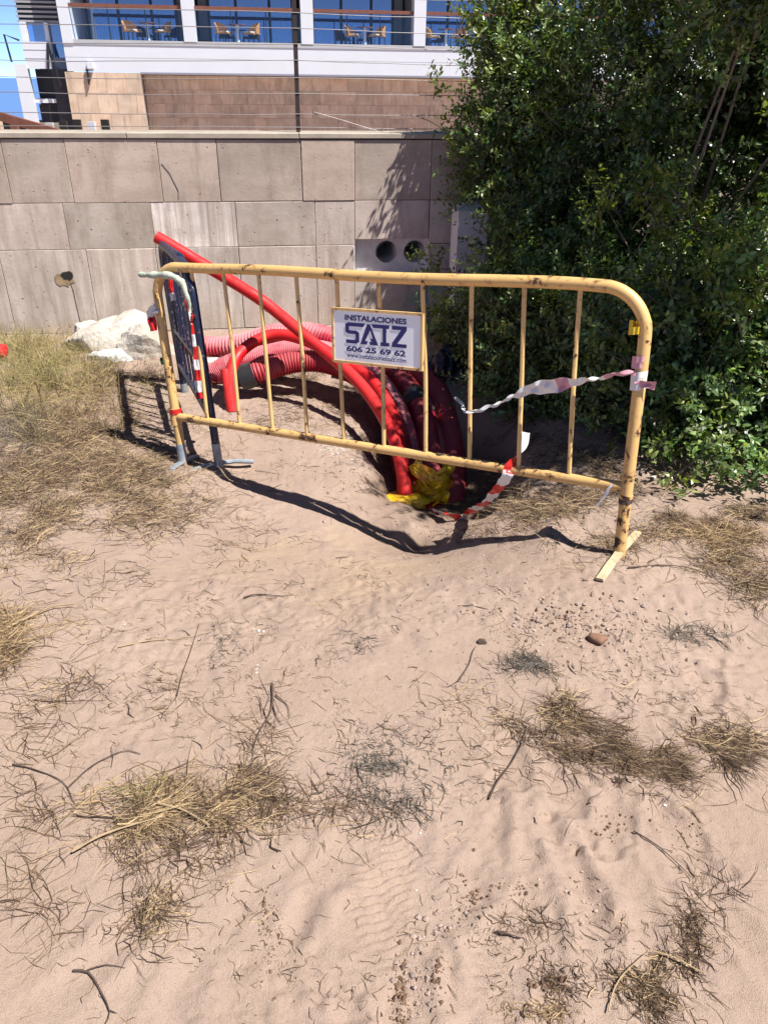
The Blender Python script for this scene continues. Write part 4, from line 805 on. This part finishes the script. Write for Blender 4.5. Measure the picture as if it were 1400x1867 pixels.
front = [el(1330, 560, 3.75, (.40, .36, .34)), el(1240, 640, 3.6, (.34, .32, .34)), el(1400, 700, 3.4, (.34, .32, .38)), el(1290, 770, 3.35, (.32, .28, .30)), el(1190, 760, 3.5, (.26, .24, .28)), el(1380, 830, 3.2, (.28, .24, .24)), el(1225, 870, 3.05, (.13, .1, .12)), el(1300, 880, 3.0, (.16, .12, .12)), el(1390, 900, 2.95, (.16, .12, .12)), el(1120, 790, 3.45, (.2, .16, .14)), el(1470, 600, 3.6, (.5, .4, .5)), el(1200, 560, 3.95, (.3, .28, .26))]
ex = [spray(1200, 345, 3.75, 26, .035), spray(1203, 385, 3.75, 16, .025), spray(1205, 430, 3.75, 10, .02), spray(1290, 405, 3.7, 22, .05), spray(1095, 385, 4.0, 16, .05), spray(1340, 470, 3.4, 18, .06), spray(1240, 520, 3.4, 12, .05), spray(1370, 560, 3.2, 16, .06), spray(1130, 545, 3.7, 12, .05)]
shrub('front_shrub', 'sunlit glossy green shrub just right of the barrier', np.array([1.75, 3.55, .03]), front, 5600, .041, 6, 6, (.120, .195, .062), 9, .4, .07, (np.concatenate([e[0] for e in ex]), np.concatenate([e[1] for e in ex])))

# ------------------------------------------------------------------ straw, twigs, clods
def strands(P, heading, length, lift, radius, color, rng, curl=.8):
    """n curved thin stalks as 3-sided tubes; P base points"""
    n = len(P); K = 4; pts = [P.copy()]; h = heading.copy(); el_ = lift.copy()
    for k in range(K-1):
        st = length/(K-1); d = np.stack([np.cos(h)*np.cos(el_), np.sin(h)*np.cos(el_), np.sin(el_)], -1); q = pts[-1]+d*st[:, None]
        gg = gz(q[:, 0], q[:, 1])+radius; q[:, 2] = np.maximum(q[:, 2], gg); pts.append(q); h = h+rng.normal(size=n)*curl*(.5+.6*(length < .05)); el_ = el_-np.abs(rng.normal(size=n))*.30*(lift > .10)+rng.normal(size=n)*.08
    Q = np.stack(pts, 1); T = np.gradient(Q, axis=1); T /= np.linalg.norm(T, axis=2, keepdims=True)+1e-9
    U = np.cross(T, np.array([.13, .21, 1.])); U /= np.linalg.norm(U, axis=2, keepdims=True)+1e-9; W = np.cross(T, U); rr = radius[:, None]*np.array([1, 1, .85, .35])[None]
    ring = np.stack([Q+rr[..., None]*(math.cos(a)*U+math.sin(a)*W) for a in (0.5, 2.6, 4.7)], 2)   # n,K,3,3
    V = ring.reshape(-1, 3); o = (np.arange(n)*K*3)[:, None]
    F = np.concatenate([o+np.array([[k*3+j, k*3+(j+1) % 3, k*3+3+(j+1) % 3, k*3+3+j]]) for k in range(K-1) for j in range(3)], 0)
    return V, F, np.repeat(color, K*3, 0)
TONES = {'gold': [(.46, .33, .18), (.34, .23, .12), (.13, .08, .045)], 'grey': [(.12, .10, .082), (.05, .042, .036), (.20, .17, .14)], 'brown': [(.11, .068, .042), (.065, .040, .027), (.22, .15, .09)], 'green': [(.28, .235, .095), (.17, .16, .06), (.40, .30, .145)], 'mix': [(.42, .30, .17), (.14, .09, .055), (.05, .032, .024)]}
def clump(px, py, rx, ry, n, tone, rng, lmin=.04, lmax=.12, lift=.05, rad_=.00070, heading=None, pile=.010, dens=1.0):
    m = n*4; n = max(8, int(n*dens)); a = rng.standard_t(4, size=m)*.50; b = rng.standard_t(4, size=m)*.50; P = on_ground(px+a*rx, py+b*ry)
    wgt = .6*vnoise(P[:, 0], P[:, 1], .05, 30)+.6*vnoise(P[:, 0], P[:, 1], .15, 31)+rng.random(m)*.8; k = np.argsort(-wgt)[:n]; a, b, P = a[k], b[k], P[k]
    pl = pile*np.exp(-(a*a+b*b)*1.6)*rng.random(n); P[:, 2] += pl+.0006
    h = rng.random(n)*6.28 if heading is None else heading+rng.normal(size=n)*.6
    ln = rng.uniform(lmin, lmax, n); lf = np.abs(rng.normal(size=n))*lift; pal = np.array(TONES[tone]); c = pal[rng.integers(len(pal), size=n)]*rng.uniform(.65, 1.2, (n, 1))
    return strands(P, h, ln, lf, rad_*np.where(rng.random(n) < .08, 2.0, 1.0)*rng.uniform(.5, 1.4, n), c, rng)
def straw_object(name, label, specs, seed, dens=.85):
    rng = np.random.default_rng(seed); Vs, Fs, Cs = [], [], []; o = 0
    for s in specs:
        V, F, c = clump(*s[:6], rng, **dict(dict(dens=dens), **(s[6] if len(s) > 6 else {}))); Vs.append(V); Fs.append(F+o); Cs.append(c); o += len(V)
    ob = np_mesh(name, np.concatenate(Vs), np.concatenate(Fs), M['straw'], False, np.concatenate(Cs)); return tag(ob, label, 'dry grass', kind='stuff')
straw_object('dry_grass', 'standing dry yellow grass growing along the wall at the left', [
    (70, 690, 120, 60, 2300, 'green', dict(lmin=.06, lmax=.20, lift=1.1, rad_=.0010)), (40, 640, 80, 30, 700, 'green', dict(lmin=.08, lmax=.2, lift=1.2)), (150, 760, 130, 60, 1500, 'mix', dict(lmin=.05, lmax=.14, lift=.6)), (30, 780, 70, 70, 900, 'grey', dict(lmin=.05, lmax=.14, lift=.6)),
    (190, 690, 70, 30, 700, 'brown', dict(lmin=.04, lmax=.1, lift=.6)), (270, 690, 40, 12, 350, 'brown', dict(lmin=.03, lmax=.08, lift=.7)), (60, 860, 130, 70, 2600, 'mix', dict(lift=.3)), (200, 860, 130, 45, 2300, 'mix', dict(lift=.3)), (120, 780, 150, 60, 1800, 'brown', dict(lmin=.03, lmax=.1, lift=.3)), (100, 720, 140, 60, 1500, 'gold', dict(lmin=.05, lmax=.16, lift=.8)), (270, 920, 120, 45, 600, 'mix', dict(lift=.15, pile=.008)), (30, 950, 90, 50, 700, 'mix', dict(lift=.25)), (170, 800, 200, 60, 700, 'gold', dict(lift=.3))], 11, 1.55)
straw_object('straw_litter', 'dry straw and dead stems scattered over the sand', [
    (25, 1150, 70, 55, 900, 'gold', dict(lmax=.12, lift=.25)), (20, 1180, 60, 60, 400, 'brown', {}), (110, 1240, 80, 60, 160, 'mix', dict(pile=0.0022)), (60, 1330, 120, 90, 140, 'brown', dict(pile=0.0017)),
    (290, 1480, 130, 50, 1100, 'mix', dict(lmin=.02, lmax=.11, pile=0.0121, lift=.06)), (250, 1440, 70, 26, 160, 'green', dict(lmin=.02, lmax=.06, pile=0.0099, lift=.12)), (270, 1490, 130, 40, 420, 'gold', dict(lmin=.04, lmax=.14, heading=.3, pile=0.0138, lift=.04)), (290, 1490, 110, 45, 900, 'brown', dict(lmin=.01, lmax=.06, pile=0.0083, lift=.05)), (300, 1560, 70, 50, 420, 'brown', dict(lmin=.02, lmax=.09, pile=0.0066, lift=.05)), (280, 1640, 60, 70, 420, 'mix', dict(lmin=.015, lmax=.08, pile=0.0044, lift=.05)), (90, 1500, 60, 60, 90, 'brown', dict(pile=0.0022)),
    (500, 1440, 50, 40, 260, 'brown', dict(lmax=.09)), (420, 1440, 90, 40, 400, 'mix', dict(heading=.2)), (480, 1330, 90, 60, 120, 'brown', dict(pile=0.0022)), (690, 1390, 90, 45, 480, 'grey', dict(lmin=.012, lmax=.045, lift=.12, pile=0.0044)), (720, 1440, 70, 40, 300, 'grey', dict(lmin=.02, lmax=.07)), (640, 1470, 110, 18, 140, 'brown', {}),
    (960, 1225, 40, 25, 340, 'grey', dict(lmin=.02, lmax=.07, lift=.2, pile=0.0110)), (1000, 1290, 90, 50, 700, 'mix', dict(lmin=.02, lmax=.09, lift=.06, pile=0.0055)), (1080, 1350, 120, 40, 1150, 'brown', dict(heading=-.35, lmin=.02, lmax=.09, pile=0.0044, lift=.05)), (1230, 1385, 190, 30, 1150, 'brown', dict(heading=-.3, lmin=.02, lmax=.10, lift=.05, pile=0.0033)), (1290, 1350, 120, 40, 300, 'mix', dict(heading=-.3, pile=0.0033)), (1330, 1400, 100, 40, 260, 'brown', dict(pile=0.0033)),
    (1170, 1790, 75, 60, 420, 'mix', dict(lmin=.015, lmax=.06, pile=0.0077, lift=.06)), (1190, 1810, 60, 50, 260, 'brown', dict(lmin=.015, lmax=.05, pile=0.0066, lift=.05)), (1260, 1700, 28, 60, 320, 'brown', dict(lmin=.02, lmax=.06, pile=0.0083)), (1000, 1800, 60, 25, 160, 'brown', dict(lmin=.01, lmax=.04)), (970, 1850, 60, 20, 160, 'gold', dict(lmin=.01, lmax=.05)), (975, 1680, 50, 30, 90, 'brown', dict(lmin=.02, lmax=.06)),
    (1290, 985, 120, 25, 1200, 'gold', dict(lift=.3, pile=0.0110)), (1260, 945, 130, 14, 700, 'brown', dict(lmin=.02, lmax=.07, lift=.3)), (1370, 940, 90, 16, 600, 'mix', dict(lmin=.03, lmax=.09, lift=.4)), (1120, 900, 60, 30, 500, 'brown', dict(lmin=.02, lmax=.08, lift=.3)), (1330, 1010, 120, 40, 900, 'mix', dict(lift=.2)), (1380, 1060, 50, 40, 500, 'mix', {}), (1180, 990, 90, 25, 500, 'mix', dict(lift=.25)), (1260, 1160, 45, 12, 160, 'grey', dict(lmax=.09)), (1250, 890, 40, 40, 160, 'gold', dict(lmin=.05, lmax=.16, lift=.9)),
    (1000, 890, 110, 35, 1100, 'mix', dict(lift=.3, pile=0.0110)), (960, 930, 100, 25, 800, 'mix', dict(lift=.2)), (1060, 930, 80, 40, 700, 'mix', dict(lift=.2)), (1080, 850, 60, 20, 400, 'mix', dict(lift=.4)), (850, 975, 60, 15, 180, 'brown', dict(lmin=.02, lmax=.06)),
    (520, 690, 110, 20, 900, 'mix', dict(lmin=.03, lmax=.1, lift=.4)), (560, 740, 130, 30, 500, 'mix', dict(pile=0.0028)), (640, 790, 60, 40, 260, 'brown', dict(pile=0.0028)), (690, 830, 30, 50, 200, 'brown', dict(lift=.4)), (460, 760, 90, 40, 200, 'brown', dict(pile=0.0022)),
    (700, 1300, 700, 330, 800, 'brown', dict(lmin=.005, lmax=.035, pile=0.0006, rad_=.0007)), (350, 1250, 330, 200, 800, 'brown', dict(lmin=.005, lmax=.035, pile=0.0006, rad_=.0006)), (1100, 1300, 300, 200, 700, 'brown', dict(lmin=.005, lmax=.035, pile=0.0006, rad_=.0006)), (170, 930, 190, 60, 1500, 'mix', dict(lmax=.11, pile=0.0044)), (80, 800, 150, 80, 1500, 'mix', dict(lmin=.04, lmax=.13, lift=.4)), (960, 800, 90, 40, 800, 'brown', dict(lmin=.02, lmax=.09, lift=.3)), (1060, 830, 80, 25, 500, 'mix', dict(lift=.4)), (150, 640, 60, 14, 260, 'green', dict(lmin=.04, lmax=.12, lift=1.0)), (700, 1300, 700, 330, 220, 'mix', dict(lmin=.03, lmax=.12, pile=0.0011)), (300, 1200, 300, 200, 300, 'brown', dict(lmin=.008, lmax=.06, pile=0.0006)), (500, 1050, 350, 90, 300, 'mix', dict(lmin=.01, lmax=.09, pile=0.0006)), (700, 1750, 700, 160, 420, 'brown', dict(lmin=.005, lmax=.04, pile=0.0006)), (640, 1180, 40, 30, 80, 'grey', dict(lmin=.02, lmax=.06)), (410, 1170, 40, 40, 110, 'grey', dict(lmin=.02, lmax=.06)), (150, 1020, 150, 60, 260, 'mix', dict(pile=0.0017)), (60, 1640, 60, 100, 120, 'brown', dict(pile=0.0017)), (1330, 1640, 80, 60, 50, 'brown', {}), (440, 980, 120, 40, 160, 'brown', dict(lmin=.02, lmax=.1, pile=0.0011))], 12)
def twig(label, pts, r, m='twig', lift=.004, side=None):
    P = [og(px, py)+np.array([0, 0, lift+r]) for px, py in pts]; org = P[0].copy(); o = tag(empty('twig', tuple(org)), label, 'twig', 'dead twigs on the sand')
    rr = random.Random(len(label)); path = spline([p-org+np.array([rr.uniform(-1, 1), rr.uniform(-1, 1), 0])*.003 for p in P], .015)
    MB().tube(path, lambda i, t: r*(1-.6*t)*(1+.12*math.sin(i*1.7)), 6).build('stem', M[m], o)
    for s in (side or []):
        Q = [og(px, py)+np.array([0, 0, lift+r*.8])-org for px, py in s]; MB().tube(spline(Q, .015), lambda i, t: r*.6*(1-.7*t), 5).build('side_shoot', M[m], o)
twig('dark curved twig at the lower left above the big straw clump', [(125, 1440), (170, 1400), (225, 1372), (255, 1378)], .0022)
twig('upright forked dark root crossing the sand left of the middle', [(497, 1250), (496, 1285), (490, 1310), (472, 1340), (462, 1370)], .0036, side=[[(497, 1285), (505, 1310), (515, 1325)], [(503, 1270), (525, 1290), (528, 1310)]])
twig('long dark stem below the right straw patch', [(890, 1458), (905, 1430), (930, 1395), (950, 1355), (960, 1325)], .0028)
twig('pale splintered stick in the straw clump at the left edge', [(25, 1147), (60, 1130), (95, 1112), (135, 1108)], .0048, 'stick', .010)
twig('pale stick ends under the largest straw clump', [(135, 1560), (190, 1530), (245, 1510), (300, 1495)], .0032, 'stick', .012)
twig('pale stalk along the right side of the largest straw clump', [(290, 1472), (330, 1485), (365, 1500), (385, 1512)], .0030, 'stick', .014)
twig('straight pale stalk over the bottom right tuft', [(1185, 1740), (1230, 1755), (1270, 1775), (1295, 1785)], .0021, 'stick', .01)
twig('bent dry stalk left of the bottom right tuft', [(1108, 1850), (1112, 1815), (1130, 1785), (1160, 1755), (1185, 1738)], .0017, 'stick', .008)
twig('thin leaning stalk in the middle left of the sand', [(325, 1270), (335, 1230), (348, 1190), (365, 1140)], .0022, 'twig', side=[[(325, 1270), (300, 1300), (270, 1315)]])
twig('long thin stalk lying flat across the middle left', [(218, 1182), (270, 1172), (330, 1165), (395, 1152)], .0020, 'stick')
twig('small dark stick with a knob left of the centre', [(445, 1092), (470, 1086), (520, 1090)], .0026)
twig('dead twig with branches at the bottom left', [(135, 1770), (165, 1775), (185, 1815), (200, 1845), (195, 1867)], .0026, side=[[(160, 1772), (195, 1762), (230, 1768)], [(200, 1845), (215, 1850)]])
twig('dry stem crossing the footprints at the right', [(1155, 1518), (1200, 1545), (1240, 1580), (1258, 1600)], .0020)
twig('long bent stem below the right barrier foot', [(1145, 1038), (1210, 1033), (1260, 1040), (1300, 1055)], .0026)
twig('short dark stick in the sand left of the footprint', [(905, 1700), (925, 1705), (950, 1716)], .0028)
twig('thin stalk standing in the sand below the left grass', [(193, 1020), (192, 1050), (188, 1072)], .0024, 'stick')
twig('thin dark twig near the left edge below the middle', [(25, 1395), (65, 1405), (115, 1430), (140, 1468)], .0020)
twig('thin stem above the straw patch at the right', [(835, 1245), (852, 1215), (862, 1190), (868, 1180)], .0022, side=[[(840, 1240), (815, 1255), (800, 1250)]])
# clods and crumbs
def clods(specs, seed):
    rng = np.random.default_rng(seed); ico = np.array([(0, 0, 1), (.9, 0, .3), (.28, .85, .3), (-.73, .53, .3), (-.73, -.53, .3), (.28, -.85, .3), (0, 0, -.6)]); fi = np.array([(0, 1, 2), (0, 2, 3), (0, 3, 4), (0, 4, 5), (0, 5, 1), (6, 2, 1), (6, 3, 2), (6, 4, 3), (6, 5, 4), (6, 1, 5)])
    Vs, Fs, Cs = [], [], []; o = 0
    for px, py, rx, ry, n, r0, r1_, col in specs:
        P = on_ground(px+rng.normal(size=n)*rx*.55, py+rng.normal(size=n)*ry*.55); r = .72*(r0+(r1_-r0)*rng.random(n)**3)
        V = P[:, None]+ico[None]*r[:, None, None]*rng.uniform(.35, 1.45, (n, 7, 3)); V[..., 2] += r[:, None]*.2
        Vs.append(V.reshape(-1, 3)); Fs.append((fi[None]+(np.arange(n)*7)[:, None, None]).reshape(-1, 3)+o); o += n*7
        Cs.append(np.repeat(np.array(col)[None]*rng.uniform(.7, 1.25, (n, 1)), 7, 0))
    return np.concatenate(Vs), np.concatenate(Fs), np.concatenate(Cs)
SC = (.32, .235, .195); DK = (.17, .105, .07)
V, F, c = clods([(1040, 1130, 170, 50, 420, .002, .013, SC), (1010, 1130, 110, 30, 120, .003, .012, DK), (1170, 1180, 180, 60, 260, .002, .010, SC), (850, 1060, 140, 50, 220, .002, .009, SC), (760, 1780, 40, 90, 160, .002, .010, SC), (840, 1690, 60, 40, 70, .003, .009, SC), (730, 1820, 20, 50, 60, .003, .009, DK),
                 (700, 1300, 800, 350, 1600, .001, .004, SC), (700, 1000, 600, 60, 600, .001, .006, SC), (1080, 1640, 60, 60, 60, .002, .008, SC), (640, 860, 90, 60, 300, .002, .012, SC), (800, 960, 120, 25, 200, .002, .010, SC), (1000, 940, 120, 40, 300, .002, .012, SC), (480, 1180, 120, 60, 140, .001, .005, DK), (860, 900, 120, 30, 140, .004, .016, DK), (500, 1740, 40, 60, 70, .002, .006, DK), (860, 1640, 30, 50, 60, .002, .009, DK), (1130, 1500, 60, 30, 60, .002, .008, DK), (1000, 1795, 40, 12, 60, .003, .010, DK), (950, 1620, 60, 20, 50, .002, .008, DK), (730, 1800, 14, 60, 60, .003, .010, DK), (800, 1790, 12, 60, 50, .003, .009, DK), (490, 1700, 16, 70, 60, .002, .007, DK), (1250, 1530, 40, 40, 60, .001, .006, DK), (300, 1100, 250, 90, 160, .001, .005, DK)], 21)
tag(np_mesh('sand_clods', V, F, M['earth'], False, c), 'crumbs and clods of sand strewn over the ground', 'clods', kind='stuff')
V, F, c = clods([(615, 810, 30, 22, 160, .003, .012, (.66, .63, .60)), (600, 820, 22, 14, 90, .002, .008, (.68, .66, .62)), (210, 690, 60, 8, 60, .003, .012, (.66, .60, .52)), (470, 1150, 14, 8, 4, .006, .012, (.75, .72, .68)), (468, 1220, 8, 10, 4, .004, .008, (.75, .72, .68)), (700, 1400, 700, 300, 60, .0015, .005, (.70, .66, .60)), (1212, 1468, 4, 3, 2, .005, .008, (.75, .7, .66)), (1170, 1395, 20, 8, 4, .004, .007, (.75, .7, .66))], 22)
tag(np_mesh('plaster_crumbs', V, F, M['earth'], False, c), 'white plaster crumbs and shell chips on the sand', 'crumbs', kind='stuff')
print('objects', len(bpy.data.objects))
